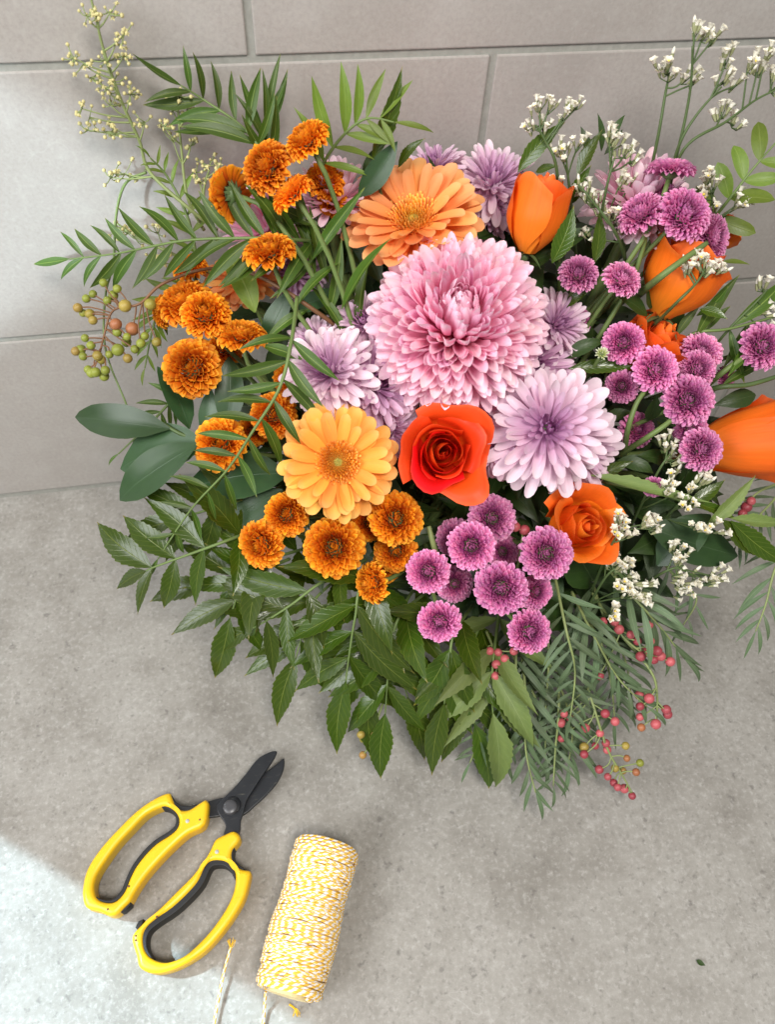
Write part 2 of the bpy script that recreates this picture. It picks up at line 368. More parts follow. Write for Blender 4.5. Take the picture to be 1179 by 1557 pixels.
def counter_material():
    k = NT('grey_stone_counter'); P = k.n('ShaderNodeNewGeometry').outputs['Position']
    n1 = k.noise(P, 5, 6, .62); n2 = k.noise(P, 26, 7, .7); n3 = k.noise(P, 260, 5, .75); n4 = k.noise(P, 75, 5, .6)
    c = k.ramp(n1, [(.32, (.195, .182, .160)), (.48, (.262, .249, .224)), (.68, (.32, .309, .283))])
    c = k.mix(k.math('MULTIPLY', k.math('SUBTRACT', n2, .47, clamp=True), 1.2, clamp=True), c, (.43, .42, .395, 1))
    c = k.mix(k.math('MULTIPLY', k.math('SUBTRACT', .47, n2, clamp=True), 3.2, clamp=True), c, (.165, .152, .132, 1))
    c = k.mix(k.math('MULTIPLY', k.math('SUBTRACT', n3, .5, clamp=True), 2.2, clamp=True), c, (.47, .46, .435, 1))
    c = k.mix(k.math('MULTIPLY', k.math('SUBTRACT', .47, n3, clamp=True), 2.8, clamp=True), c, (.20, .19, .17, 1))
    # pits and pale aggregate grains
    def spots(scale, cut, gatev, colr, amt):
        v = k.n('ShaderNodeTexVoronoi'); v.inputs['Scale'].default_value = scale
        nv_ = k.n('ShaderNodeTexNoise'); nv_.inputs['Scale'].default_value = scale * 1.7; nv_.inputs['Detail'].default_value = 3; k.l(P, nv_.inputs['Vector'])
        vm_ = k.n('ShaderNodeVectorMath', operation='MULTIPLY_ADD'); k.l(nv_.outputs['Color'], vm_.inputs[0]); vm_.inputs[1].default_value = (1.5 / scale,) * 3; k.l(P, vm_.inputs[2]); k.l(vm_.outputs[0], v.inputs['Vector'])
        s1 = k.math('SUBTRACT', 1.0, k.math('DIVIDE', v.outputs['Distance'], cut), clamp=True)
        sx = k.n('ShaderNodeSeparateXYZ'); k.l(v.outputs['Color'], sx.inputs[0])
        gt = k.math('GREATER_THAN', sx.outputs[0], gatev)
        return k.mix(k.math('MULTIPLY', k.math('MULTIPLY', s1, gt), amt), c, colr)
    c = spots(260, .42, .72, (.46, .45, .425, 1), .5)
    c = spots(120, .30, .80, (.10, .092, .085, 1), .75)
    c = spots(230, .36, .82, (.12, .11, .10, 1), .6)
    c = spots(80, .36, .86, (.50, .49, .47, 1), .3)
    c = spots(320, .5, .7, (.15, .14, .125, 1), .55)
    wv = k.n('ShaderNodeTexNoise'); wv.inputs['Scale'].default_value = 13; wv.inputs['Detail'].default_value = 6; wv.inputs['Distortion'].default_value = 1.4; k.l(P, wv.inputs['Vector'])
    vm = k.math('SUBTRACT', 1.0, k.math('MULTIPLY', k.math('ABSOLUTE', k.math('SUBTRACT', wv.outputs[0], .6)), 120.0), clamp=True)
    c = k.mix(k.math('MULTIPLY', vm, k.math('MULTIPLY', k.math('SUBTRACT', n1, .52, clamp=True), 2.5)), c, (.60, .59, .57, 1))
    return k.surf(c, k.math('MULTIPLY_ADD', n4, .3, .38), .35, 0, bump=k.math('ADD', n3, k.math('MULTIPLY', n4, .5)), bstr=.12, bdist=.0006)
M['counter'] = counter_material()
def twine_material():
    k = NT('yellow_white_twine'); uv, u, v = k.uv()
    s = k.math('FRACT', k.math('ADD', k.math('MULTIPLY', v, 190.0), u))
    f = k.math('MULTIPLY', k.math('SUBTRACT', k.math('ABSOLUTE', k.math('SUBTRACT', s, .5)), .24), 14.0, clamp=True)
    fib = k.noise(vscale(k, uv, 6, 2600), 1.0, 2)
    c = k.mix(f, (.90, .54, .06, 1), (.90, .87, .85, 1)); c = k.mix(k.math('MULTIPLY', fib, .18), c, (.7, .55, .3, 1))
    b = k.math('ADD', k.math('ABSOLUTE', k.math('SUBTRACT', k.math('FRACT', k.math('MULTIPLY', s, 2.0)), .5)), fib)
    return k.surf(c, .85, .15, .0, bump=b, bstr=.5, bdist=.0006)
M['twine'] = twine_material()

# ---------------------------------------------------------------- setting: wall of tiles, counter
def boxm(name, x0, x1, y0, y1, z0, z1, mat, bev=0.0):
    import bmesh
    bm = bmesh.new(); bmesh.ops.create_cube(bm, size=1)
    for v in bm.verts: v.co = Vector(((x0 + x1) / 2 + v.co.x * (x1 - x0), (y0 + y1) / 2 + v.co.y * (y1 - y0), (z0 + z1) / 2 + v.co.z * (z1 - z0)))
    if bev: bmesh.ops.bevel(bm, geom=bm.edges[:], offset=bev, segments=2, affect='EDGES', profile=.6)
    m = bpy.data.meshes.new(name); bm.to_mesh(m); bm.free(); m.materials.append(mat); return m
wall = obj('wall', boxm('wall', -1.3, 1.5, .0013, .05, -.02, 1.1, M['grout'])); wall['kind'] = 'structure'
TW, GR = .417, .0044
rows = [(.004, .173, .0137), (.173, .353, .1525), (.353, .533, .0137), (.533, .713, .1525)]
for z0, z1, xo in rows:
    for i in range(-3, 4):
        x0 = xo + i * TW
        if x0 + TW < -1.25 or x0 > 1.45: continue
        obj('tile', boxm('tile', x0 + GR / 2, x0 + TW - GR / 2, 0, .008, z0 + GR / 2, z1 - GR / 2, M['tile'], .0009), wall)
counter = obj('counter', boxm('counter', -1.3, 1.5, -.95, .002, -.03, 0, M['counter'])); counter['kind'] = 'structure'

# ---------------------------------------------------------------- vase holding the arrangement
VB = Vector((.105, -.135, 0))       # vase foot on the counter
VM = VB + Vector((0, 0, .075))      # where stems meet
prof = [(.052, 0), (.056, .004), (.060, .05), (.061, .095), (.0625, .104), (.060, .106), (.0575, .10), (.056, .05), (.050, .008), (.0, .006)]
V = []; Fc = []; n = 40
for r, z in prof:
    for k in range(n): V.append((r * math.cos(6.28318 * k / n), r * math.sin(6.28318 * k / n), z))
for i in range(len(prof) - 1):
    for k in range(n): Fc.append((i * n + k, i * n + (k + 1) % n, (i + 1) * n + (k + 1) % n, (i + 1) * n + k))
Fc.append(tuple(range(n))[::-1])
vase = thing('vase', 'pale grey round vase hidden under the flowers on the counter', 'vase', Matrix.Translation(VB))
obj('body', mesh('vase_body', V, Fc, M['vase']), vase)
obj('floral_foam', mesh('floral_foam', *[(lambda s: (s[0], s[1]))(tube([Vector((0, 0, .02)), Vector((0, 0, .09))], .0555, 24))][0], M['calyx'], None, False), vase)

def stem_to_vase(root, p, axis, r, mat, name='stem', push=.05):
    inv = root.matrix_basis.inverted()
    tgt = VM + Vector((rnd.uniform(-.03, .03), rnd.uniform(-.03, .03), rnd.uniform(.0, .012)))
    L = (tgt - p).length
    pts = bez(p, p - axis * min(push, L * .4), tgt + (p - tgt) * .25 + Vector((0, 0, .03)), tgt, 10)
    sc_ = root.matrix_basis.to_scale().x
    v, f, uv = tube([inv @ q for q in pts], [r / sc_ * (.8 + .4 * i / 10) for i in range(11)], 7)
    return obj(name, mesh(name, v, f, mat, uv), root)

# ---------------------------------------------------------------- button chrysanthemums (one joined mesh of tiny florets each)
GA = 2.399963
def button_mesh(name, mat, seed, N, flat, spoon, Lk):
    rr = random.Random(seed); J = Join()
    pr = [(0, .45), (.35, .65), (.72, 1.0), (.9, .88), (1, .15)]
    for i in range(N):
        s = ((i + .5) / N) ** .56
        th = R(4) + s * R(104) + rr.uniform(-.05, .05)
        a = i * GA + rr.uniform(-.12, .12)
        core = .42
        root = Vector((math.sin(th) * core, 0, math.cos(th) * core * .5 * flat))
        L = (Lk[0] + (Lk[1] - Lk[0]) * s) * rr.uniform(.88, 1.1)
        dth = th * .93
        bend = R(55) * (1 - s) ** .8 + R(6) - R(28) * max(0, s - .75) * 4 + rr.uniform(-.15, .15)
        W = (.085 + .085 * s) * spoon * rr.uniform(.85, 1.15)
        vfu = blade(L, W, pr, 5, 2, bend, 0, cup=.9, tipcup=.3, conc=1.5)
        d = Vector((math.sin(dth), 0, math.cos(dth)))
        m = Matrix.Rotation(a, 4, 'Z') @ frame(root, d, Vector((-math.cos(dth), 0, math.sin(dth))) )
        V_, F_, UV_ = vfu; UV_ = [(s, q[1]) for q in UV_]
        J.add((V_, F_, UV_), m)
    return J.mesh(name, [mat])
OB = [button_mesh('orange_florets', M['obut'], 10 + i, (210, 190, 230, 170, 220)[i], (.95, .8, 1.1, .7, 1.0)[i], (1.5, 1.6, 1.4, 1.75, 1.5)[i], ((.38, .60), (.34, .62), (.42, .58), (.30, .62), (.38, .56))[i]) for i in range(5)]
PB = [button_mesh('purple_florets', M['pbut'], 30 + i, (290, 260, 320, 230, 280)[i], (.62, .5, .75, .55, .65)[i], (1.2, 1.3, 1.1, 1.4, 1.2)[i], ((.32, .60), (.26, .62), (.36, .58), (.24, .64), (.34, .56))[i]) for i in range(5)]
def calyx_mesh():
    J = Join(); J.add(sphere(.34, 12, 7, .75), Matrix.Translation((0, 0, -.08)))
    for i in range(14):
        a = i * GA; J.add(blade(.42, .16, [(0, .6), (.5, 1), (1, .15)], 3, 2, R(20), R(-4), cup=.5), Matrix.Rotation(a, 4, 'Z') @ frame(Vector((.12, 0, -.26)), Vector((.93, 0, .30)), Vector((-.3, 0, .93))))
    return J.mesh('calyx', [M['calyx']])
CALYX = calyx_mesh()
def button(kind, px, py, r, dz, face, label, tint=(1, 1, 1, 1)):
    p = S(px, py, dz); z = zs(px, py, dz); Rm = r * z / F
    face = (face[0] + rnd.uniform(-.2, .2), face[1] + rnd.uniform(-.2, .2), face[2]); ax = CV(*face); bank = OB if kind == 'o' else PB
    nm = 'orange_button_chrysanthemum' if kind == 'o' else 'purple_button_chrysanthemum'
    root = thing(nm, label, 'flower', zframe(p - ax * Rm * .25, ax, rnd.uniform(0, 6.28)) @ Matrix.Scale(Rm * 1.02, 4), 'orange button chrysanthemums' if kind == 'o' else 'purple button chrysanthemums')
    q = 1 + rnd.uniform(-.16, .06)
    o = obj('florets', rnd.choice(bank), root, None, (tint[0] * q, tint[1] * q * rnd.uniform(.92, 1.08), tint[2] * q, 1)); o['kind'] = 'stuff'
    obj('calyx', CALYX, root)
    stem_to_vase(root, p - ax * Rm * .45, ax, .0017, M['stem'])
    return root

ORANGE = [
 (400, 250, 43, -.022, (-.45, .25, .9), 'orange button chrysanthemum with upright oval head, topmost left of the pink petals'),
 (463, 207, 37, -.018, (-.35, .55, .75), 'highest orange button chrysanthemum, tilted left above the others'),
 (440, 289, 36, -.026, (-.75, .55, .45), 'narrow sideways orange button chrysanthemum on a thick arched stem below the two highest'),
 (343, 296, 42, -.012, (-.85, .15, -.42), 'orange button chrysanthemum turned away showing its green back'),
 (497, 272, 32, .004, (.4, .3, .8), 'orange button chrysanthemum half hidden right of the narrow sideways one'),
 (508, 303, 25, .010, (.5, -.1, .8), 'small orange button chrysanthemum tucked low beside the peach gerbera'),
 (408, 374, 41, -.020, (.05, .72, .7), 'orange button chrysanthemum tipped back beside the long feathery frond'),
 (275, 452, 43, .004, (-.4, .45, .8), 'orange button chrysanthemum behind another one at the left edge of the bouquet'),
 (311, 472, 41, -.010, (.1, .35, .95), 'orange button chrysanthemum overlapping its left neighbour under the feathery frond'),
 (243, 472, 26, .014, (-.8, .2, .5), 'leftmost orange button chrysanthemum, mostly hidden behind its neighbours'),
 (368, 503, 39, -.006, (.15, .72, .65), 'orange button chrysanthemum seen edge-on between stems right of the leaning pair'),
 (341, 528, 27, .022, (.1, .2, 1), 'shaded orange button chrysanthemum under the edge-on one'),
 (287, 556, 46, -.016, (-.12, .05, 1), 'large orange button chrysanthemum facing forward at the left edge above the broad leaves'),
 (332, 673, 42, -.006, (-.25, -.05, 1), 'orange button chrysanthemum crossed by leaflets right of the broad dark leaves'),
 (417, 630, 36, .008, (.2, .1, 1), 'orange button chrysanthemum behind the hanging frond left of the yellow gerbera'),
 (384, 655, 26, .022, (0, 0, 1), 'small shaded orange button chrysanthemum deep behind the hanging frond'),
 (433, 781, 35, -.006, (-.2, -.05, 1), 'orange button chrysanthemum touching the lower left petals of the yellow gerbera'),
 (392, 830, 38, -.010, (-.35, -.1, 1), 'golden orange button chrysanthemum leftmost of the row under the yellow gerbera'),
 (507, 831, 47, -.016, (-.1, -.05, 1), 'largest orange button chrysanthemum directly below the yellow gerbera'),
 (605, 787, 42, -.012, (.1, .12, 1), 'orange button chrysanthemum below left of the red-orange rose'),
 (602, 840, 33, .004, (.05, -.1, 1), 'orange button chrysanthemum directly under the one beside the red-orange rose'),
 (561, 887, 33, -.008, (-.72, -.15, .6), 'narrow golden orange button chrysanthemum, lowest of all'),
 (560, 797, 28, .014, (0, 0, 1), 'dark orange button chrysanthemum peeking out under the gerbera petals'),
 (589, 866, 25, .012, (.3, -.4, .9), 'orange button chrysanthemum half hidden behind the lowest golden one'),
 (287, 402, 27, .018, (-.3, .5, .7), 'orange button chrysanthemum behind the leaflets of the feathery frond'),
 (440, 575, 25, .030, (0, .1, 1), 'deeply shaded orange button chrysanthemum next to the left lilac flower'),
]
for a in ORANGE: button('o', *a)
PURPLE = [
 (1022, 250, 37, -.012, (.25, .82, .40), 'highest purple button chrysanthemum, seen from the side with green calyx'),
 (972, 318, 37, -.012, (-.45, .55, .65), 'purple button chrysanthemum leaning left of the large top right one'),
 (1047, 320, 45, -.024, (.05, .15, 1), 'large purple button chrysanthemum facing forward in the top right cluster'),
 (1092, 362, 37, -.014, (.55, -.2, .75), 'purple button chrysanthemum at the lower right of the top right cluster'),
 (1018, 300, 38, -.002, (-.1, .5, .8), 'purple button chrysanthemum half hidden behind the large one in the top right cluster'),
 (881, 412, 31, -.006, (-.1, .45, .85), 'flat purple button chrysanthemum right of the big pink bloom'),
 (950, 420, 32, -.010, (.25, .35, .85), 'purple button chrysanthemum left of the cupped orange rose'),
 (880, 480, 25, .020, (.1, .3, .9), 'shaded purple button chrysanthemum beside the lilac petals right of the pink bloom'),
 (950, 518, 33, -.008, (-.1, .25, .95), 'purple button chrysanthemum over the left edge of the half open orange rose'),
 (1002, 560, 36, -.018, (-.05, .05, 1), 'round purple button chrysanthemum in front of the half open orange rose'),
 (946, 588, 27, -.004, (-.2, -.1, 1), 'small purple button chrysanthemum with green eye above the big lilac flower'),
 (1070, 530, 33, -.004, (.1, .2, 1), 'purple button chrysanthemum at the back of the right hand stack of three'),
 (1065, 560, 30, -.012, (.0, .1, 1), 'purple button chrysanthemum in the middle of the right hand stack of three'),
 (1051, 606, 40, -.022, (.05, .15, 1), 'purple button chrysanthemum at the front of the right hand stack of three'),
 (1072, 683, 34, -.026, (.1, .05, 1), 'purple button chrysanthemum in front of the large side-on orange rose'),
 (1166, 525, 36, -.012, (.25, -.05, .95), 'purple button chrysanthemum cut by the right edge of the photo'),
 (972, 653, 28, .018, (.1, .1, 1), 'shaded purple button chrysanthemum behind crossing green stems'),
 (1054, 655, 27, .012, (0, -.2, 1), 'shaded purple button chrysanthemum just above the one on the side-on rose'),
 (1108, 572, 17, .020, (.3, 0, 1), 'tiny purple button chrysanthemum behind the dark stems at right'),
 (750, 788, 37, -.006, (.05, .1, 1), 'purple button chrysanthemum at the top of the lower purple cluster'),
 (718, 831, 39, -.020, (-.1, .0, 1), 'bright purple button chrysanthemum just below the top one of the lower cluster'),
 (650, 871, 36, -.016, (-.2, -.05, 1), 'purple button chrysanthemum at the left end of the lower cluster'),
 (833, 842, 41, -.030, (.1, .05, 1), 'purple button chrysanthemum touching the low orange rose'),
 (762, 898, 42, -.026, (-.05, -.25, 1), 'pale-topped purple button chrysanthemum at the centre of the lower cluster'),
 (819, 901, 27, -.004, (.2, -.15, 1), 'small purple button chrysanthemum tucked right of the pale-topped one'),
 (809, 962, 36, -.018, (.1, -.2, 1), 'lowest right purple button chrysanthemum above the grey-green foliage'),
 (669, 949, 34, -.014, (-.15, -.42, .9), 'lowest left purple button chrysanthemum above the serrated leaves'),
 (690, 817, 31, .016, (-.3, .1, 1), 'shaded purple button chrysanthemum behind the bright one of the lower cluster'),
 (692, 888, 29, .018, (-.1, 0, 1), 'shaded purple button chrysanthemum between the left and centre ones of the lower cluster'),
 (766, 838, 26, .020, (.1, 0, 1), 'shaded purple button chrysanthemum under the top of the lower cluster'),
 (994, 742, 17, -.006, (-.3, -.3, .5), 'small closed purple button chrysanthemum among white florets at right'),
]
for a in PURPLE: button('p', *a)

# ---------------------------------------------------------------- petalled flowers: every petal is an object
PR_R = [(0, .30), (.3, .62), (.65, .98), (.84, .96), (.93, .78), (.98, .46), (1, .1)]
PR_P = [(0, .45), (.35, .72), (.7, 1.0), (.86, .95), (.94, .76), (.98, .46), (1, .1)]
PR_S = [(0, .42), (.35, .72), (.72, 1.0), (.9, .80), (1, .16)]
def petal_bank(name, mat, bends, W, prof, nl=7, nw=4, **kw):
    return [mesh(name, *(lambda b: (b[0], b[1]))(q), mat, q[2]) for q in [blade(1.0, W, prof, nl, nw, R(b), seed=i, **kw) for i, b in enumerate(bends)]]
def put_petal(root, bank, bi, az, th, r0, z0, L, wk=1.0, color=(1, 1, 1, 1), roll=0.0, name='petal'):
    """th = angle from the flower axis of the petal's base direction"""
    d = Vector((math.sin(th), 0, math.cos(th))); nn = Vector((-math.cos(th), 0, math.sin(th)))
    m = Matrix.Rotation(az, 4, 'Z') @ frame(Vector((r0, 0, z0)), d, nn) @ Matrix.Rotation(roll, 4, 'Y') @ Matrix.Diagonal((L * wk, L, L, 1))
    return obj(name, bank[bi], root, m, color)
# pink incurved bloom
PKB = [(-30), (-12), 5, 22, 42, 62, 82]
PINK = petal_bank('pink_petal', M['pink'], PKB, .17, PR_P, 9, 4, cup=.6, tipcup=.5, conc=1.7)
PALE = petal_bank('pale_pink_petal', M['palepink'], PKB, .24, PR_P, 8, 4, cup=.5, conc=1.7)
def pom(name, px, py, r, dz, face, label, bank, N, seed, spin=0):
    rr = random.Random(seed); z = zs(px, py, dz); Rm = r * z / F; ax = CV(*face)
    root = thing(name, label, 'flower', zframe(S(px, py, dz) - ax * Rm * .55, ax, spin) @ Matrix.Scale(Rm, 4))
    J = Join(); shown = 0
    for i in range(N):
        s = ((i + .5) / N) ** .58
        th = R(6) + s * R(114) + rr.uniform(-.06, .06); az = i * GA + rr.uniform(-.14, .14)
        L = (.66 + .29 * min(1, s / .34) - .10 * max(0, s - .6)) * rr.uniform(.90, 1.05)
        b = (74 - 110 * s if s < .38 else 32 - 38 * (s - .38)) - 50 * max(0, s - .85) * 2 + rr.uniform(-13, 13)
        bi = min(range(len(PKB)), key=lambda q: abs(PKB[q] - b))
        wk = (.50 + .50 * min(1, s / .5)) * rr.uniform(.85, 1.12)
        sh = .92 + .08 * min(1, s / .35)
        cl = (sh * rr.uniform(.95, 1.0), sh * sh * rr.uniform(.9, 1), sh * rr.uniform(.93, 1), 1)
        if N > 300 and (s < .26 or s > .90 or i % 9 in (2, 5, 7) or shown >= 300):
            thb = th * .92; d = Vector((math.sin(thb), 0, math.cos(thb))); nn = Vector((-math.cos(thb), 0, math.sin(thb)))
            J.add(blade(1, .17, PR_P, 8, 4, R(PKB[bi]), cup=.55, tipcup=.35, conc=1.7), Matrix.Rotation(az, 4, 'Z') @ frame(Vector((.06 + .10 * s, 0, -.15 * s)), d, nn) @ Matrix.Diagonal((L * wk, L, L, 1)))
        else:
            shown += 1
            put_petal(root, bank, bi, az, th * .92, .06 + .10 * s, -.15 * s, L, wk, cl, rr.uniform(-.25, .25))
    if J.V:
        o = obj('small_petals', J.mesh('small_petals', [M['pink']]), root, None, (.95, .88, .93, 1)); o['kind'] = 'stuff'
    obj('receptacle', mesh('receptacle', *sphere(.20, 12, 8)[:2], M['pink']), root, Matrix.Translation((0, 0, .0)))
    stem_to_vase(root, S(px, py, dz) - ax * Rm * .7, ax, .004, M['stem'])
    return root
pom('pink_chrysanthemum', 700, 460, 138, -.034, (-.02, .16, 1), 'huge pink incurved chrysanthemum at the middle of the bouquet', PINK, 700, 3)
pom('pale_pink_chrysanthemum', 988, 262, 84, .008, (.1, .6, .7), 'pale pink chrysanthemum behind the top right purple cluster', PALE, 130, 5)
pom('pale_pink_chrysanthemum', 378, 318, 72, .012, (-.4, .3, .8), 'pale pink chrysanthemum behind the upper left orange button flowers', PALE, 120, 6)
pom('pale_pink_chrysanthemum', 508, 262, 66, .016, (.1, .7, .6), 'pale pink chrysanthemum standing left of the peach gerbera', PALE, 110, 8)

# lilac chrysanthemums
LB = [-18, -4, 10, 26, 48]
LIL = petal_bank('lilac_petal', M['lilac'], LB, .228, PR_R, 9, 4, cup=.5, conc=1.7)
def daisy(px, py, r, dz, face, label, seed, rows=None, tint=(1, 1, 1)):
    rr = random.Random(seed); z = zs(px, py, dz); Rm = r * z / F; ax = CV(*face)
    root = thing('lilac_chrysanthemum', label, 'flower', zframe(S(px, py, dz) - ax * Rm * .2, ax, rr.uniform(0, 6)) @ Matrix.Scale(Rm, 4), 'lilac chrysanthemums')
    rows = rows or [(23, 99, 1.0, 0), (22, 88, .98, 1), (21, 77, .92, 1), (20, 66, .84, 2), (18, 55, .72, 2), (16, 42, .58, 3), (12, 29, .46, 4), (9, 18, .36, 4), (6, 8, .28, 4)]
    for k, (n_, th, L, b) in enumerate(rows):
        off = rr.uniform(0, 6)
        for i in range(n_):
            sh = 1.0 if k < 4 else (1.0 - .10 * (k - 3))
            put_petal(root, LIL, max(0, min(4, b + rr.choice((-1, 0, 0, 0, 1)))), off + 6.28318 * (i + rr.uniform(-.22, .22)) / n_, R(th + rr.uniform(-10, 10)), .07, -.02 + .02 * k, L * rr.uniform(.80, 1.07),
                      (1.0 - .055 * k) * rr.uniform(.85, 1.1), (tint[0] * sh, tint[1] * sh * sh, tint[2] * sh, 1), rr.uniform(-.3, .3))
    obj('receptacle', mesh('receptacle', *sphere(.12, 10, 6)[:2], M['calyx']), root, Matrix.Translation((0, 0, -.06)))
    stem_to_vase(root, S(px, py, dz) - ax * Rm * .3, ax, .002, M['stem'])
daisy(835, 650, 103, -.024, (-.08, -.02, 1), 'largest lilac chrysanthemum, fully open and facing forward right of the red-orange rose', 1)
daisy(498, 562, 80, -.010, (-.25, .25, .95), 'pale lilac chrysanthemum directly above the yellow gerbera', 2, tint=(1.03, 1.06, 1.03))
daisy(572, 580, 82, -.002, (.25, .15, .95), 'darker violet lilac chrysanthemum below left of the pink bloom', 3, tint=(.86, .76, .86))
daisy(592, 655, 60, .004, (.2, -.3, .95), 'lilac chrysanthemum squeezed between yellow gerbera and red-orange rose', 4, tint=(.95, .9, .95))
daisy(752, 272, 74, .036, (.05, .40, .9), 'lilac chrysanthemum at the top between peach gerbera and orange bud', 5)
daisy(742, 322, 54, .034, (.05, -.3, .9), 'lilac chrysanthemum just above the pink bloom', 6, tint=(.9, .86, .92))
daisy(660, 250, 52, .040, (-.2, .6, .7), 'lilac chrysanthemum peeking out behind the peach gerbera', 7, tint=(.95, .92, .97))
daisy(850, 492, 60, .006, (.4, .1, .9), 'lilac chrysanthemum at the right rim of the pink bloom', 8)
daisy(814, 556, 76, .004, (.2, -.1, 1), 'lilac chrysanthemum between pink bloom and the largest lilac one', 9, tint=(.93, .85, .93))
daisy(552, 488, 54, .008, (-.3, .3, .9), 'lilac chrysanthemum at the left rim of the pink bloom', 10)
daisy(478, 522, 55, .012, (-.4, .4, .8), 'pale lilac chrysanthemum behind the one above the yellow gerbera', 11, tint=(1.0, 1.0, 1.0))
daisy(756, 662, 74, -.006, (-.25, -.05, 1), 'lilac chrysanthemum right next to the red-orange rose', 12, tint=(.95, .9, .95))
daisy(882, 682, 76, .0, (.35, -.2, .9), 'lilac chrysanthemum spreading behind the right side of the largest one', 13)
daisy(445, 415, 46, .034, (-.1, .2, .9), 'shaded lilac chrysanthemum deep among the stems at upper left', 14, tint=(.85, .75, .85))

# gerberas
GB = [-16, -4, 8, 22]
PR_G = [(0, .40), (.25, .66), (.6, 1.0), (.84, .97), (.94, .78), (.98, .46), (1, .1)]
GY = petal_bank('gerbera_petal', M['gerb_y'], GB, .30, PR_G, 10, 6, cup=.35, ripple=.02, conc=1.6)
GP = petal_bank('gerbera_petal', M['gerb_p'], GB, .28, PR_G, 10, 6, cup=.35, ripple=.02, conc=1.6)
def stamen_mesh(seed):
    rr = random.Random(seed); J = Join()
    for i in range(210):
        s = ((i + .5) / 210) ** .5; a = i * GA
        th = R(6 + 44 * s); L = .07 + .10 * s + (.06 * rr.random() if s > .6 else 0)
        J.add((lambda q: (q[0], q[1], [(s, x[1]) for x in q[2]]))(blade(L, .022 + .02 * s, [(0, .8), (.6, .7), (1, .9)], 3, 2, R(rr.uniform(10, 40)), cup=1)),
              Matrix.Rotation(a, 4, 'Z') @ frame(Vector((.27 * s, 0, .05 * (1 - s * s))), Vector((math.sin(th), 0, math.cos(th))), Vector((-math.cos(th), 0, math.sin(th)))))
    return J.mesh('stamens', [M['stam_o']])
STAM = stamen_mesh(1)
def gerbera(px, py, r, dz, face, label, bank, seed, lift=93):
    rr = random.Random(seed); z = zs(px, py, dz); Rm = r * z / F; ax = CV(*face)
    root = thing('gerbera', label, 'flower', zframe(S(px, py, dz), ax, rr.uniform(0, 6)) @ Matrix.Scale(Rm, 4))
    for k, (n_, th, L, b, wk) in enumerate([(24, lift, 1.0, 1, 1.0), (22, lift - 10, .96, 1, 1.0), (16, lift - 20, .86, 2, .9), (26, 56, .40, 2, .32)]):
        off = rr.uniform(0, 6)
        for i in range(n_):
            bi = max(0, min(3, b + rr.choice((-1, 0, 0, 0, 1))))
            LL = L * rr.uniform(.90, 1.03)
            if k in (1, 2) and rr.random() < .2: LL *= rr.uniform(.75, .95); bi = 3
            sh = .93 if k == 3 else 1.0
            put_petal(root, bank, bi, off + 6.28318 * (i + rr.uniform(-.25, .25)) / n_, R(th + rr.uniform(-5, 5)), .10 if k < 3 else .17, .012 * k, LL - (.10 if k < 3 else .17), wk * rr.uniform(.88, 1.1),
                      (sh, sh * rr.uniform(.86, 1.02), sh, 1), rr.uniform(-.22, .22))
    dsc = obj('disc', mesh('disc', *sphere(.25, 20, 8, .28)[:2], M['stam_o']), root, Matrix.Translation((0, 0, .02)))
    o = obj('stamens', STAM, dsc, Matrix.Translation((0, 0, .01)) @ Matrix.Scale(.95, 4)); o['kind'] = 'stuff'
    obj('eye', mesh('eye', *sphere(.09, 14, 6, .45)[:2], M['eye']), dsc, Matrix.Translation((0, 0, .042)))
    obj('calyx', CALYX, root, Matrix.Translation((0, 0, -.1)) @ Matrix.Scale(.5, 4))
    stem_to_vase(root, S(px, py, dz) - ax * Rm * .2, ax, .003, M['stem'])
M['eye'] = plain('gerbera_eye', (.36, .34, .06), .7, var=.5, scale=9, bstr=.6)
gerbera(514, 703, 94, -.022, (.10, -.02, 1), 'yellow-orange gerbera facing forward left of the red-orange rose', GY, 21)
gerbera(630, 338, 112, .010, (-.16, .40, .9), 'peach gerbera tilted upwards behind the pink bloom', GP, 22, 80)
gerbera(368, 425, 66, .030, (-.2, .5, .8), 'peach gerbera buried behind the upper left orange button flowers', GP, 23)

# small unopened bud
z_ = zs(916, 538, -.012); Rb = 13 * z_ / F; axb = CV(-.1, .25, 1)
bud = thing('flower_bud', 'small pale green and white unopened bud between purple flowers', 'flower bud', zframe(S(916, 538, -.012), axb) @ Matrix.Scale(Rb, 4))
J = Join()
for i in range(34):
    sb_ = ((i + .5) / 34) ** .6; th = R(10 + 78 * sb_)
    J.add(blade(.75, .20, PR_S, 5, 2, R(50 - 30 * sb_), cup=.6), Matrix.Rotation(i * GA, 4, 'Z') @ frame(Vector((.18 * sb_, 0, 0)), Vector((math.sin(th), 0, math.cos(th))), Vector((-math.cos(th), 0, math.sin(th)))))
o = obj('petals', J.mesh('bud_petals', [M['budp']]), bud); o['kind'] = 'stuff'
obj('calyx', CALYX, bud, Matrix.Translation((0, 0, -.05)) @ Matrix.Scale(1.3, 4)); stem_to_vase(bud, S(916, 538, -.012) - axb * Rb * .4, axb, .0014, M['stem'])
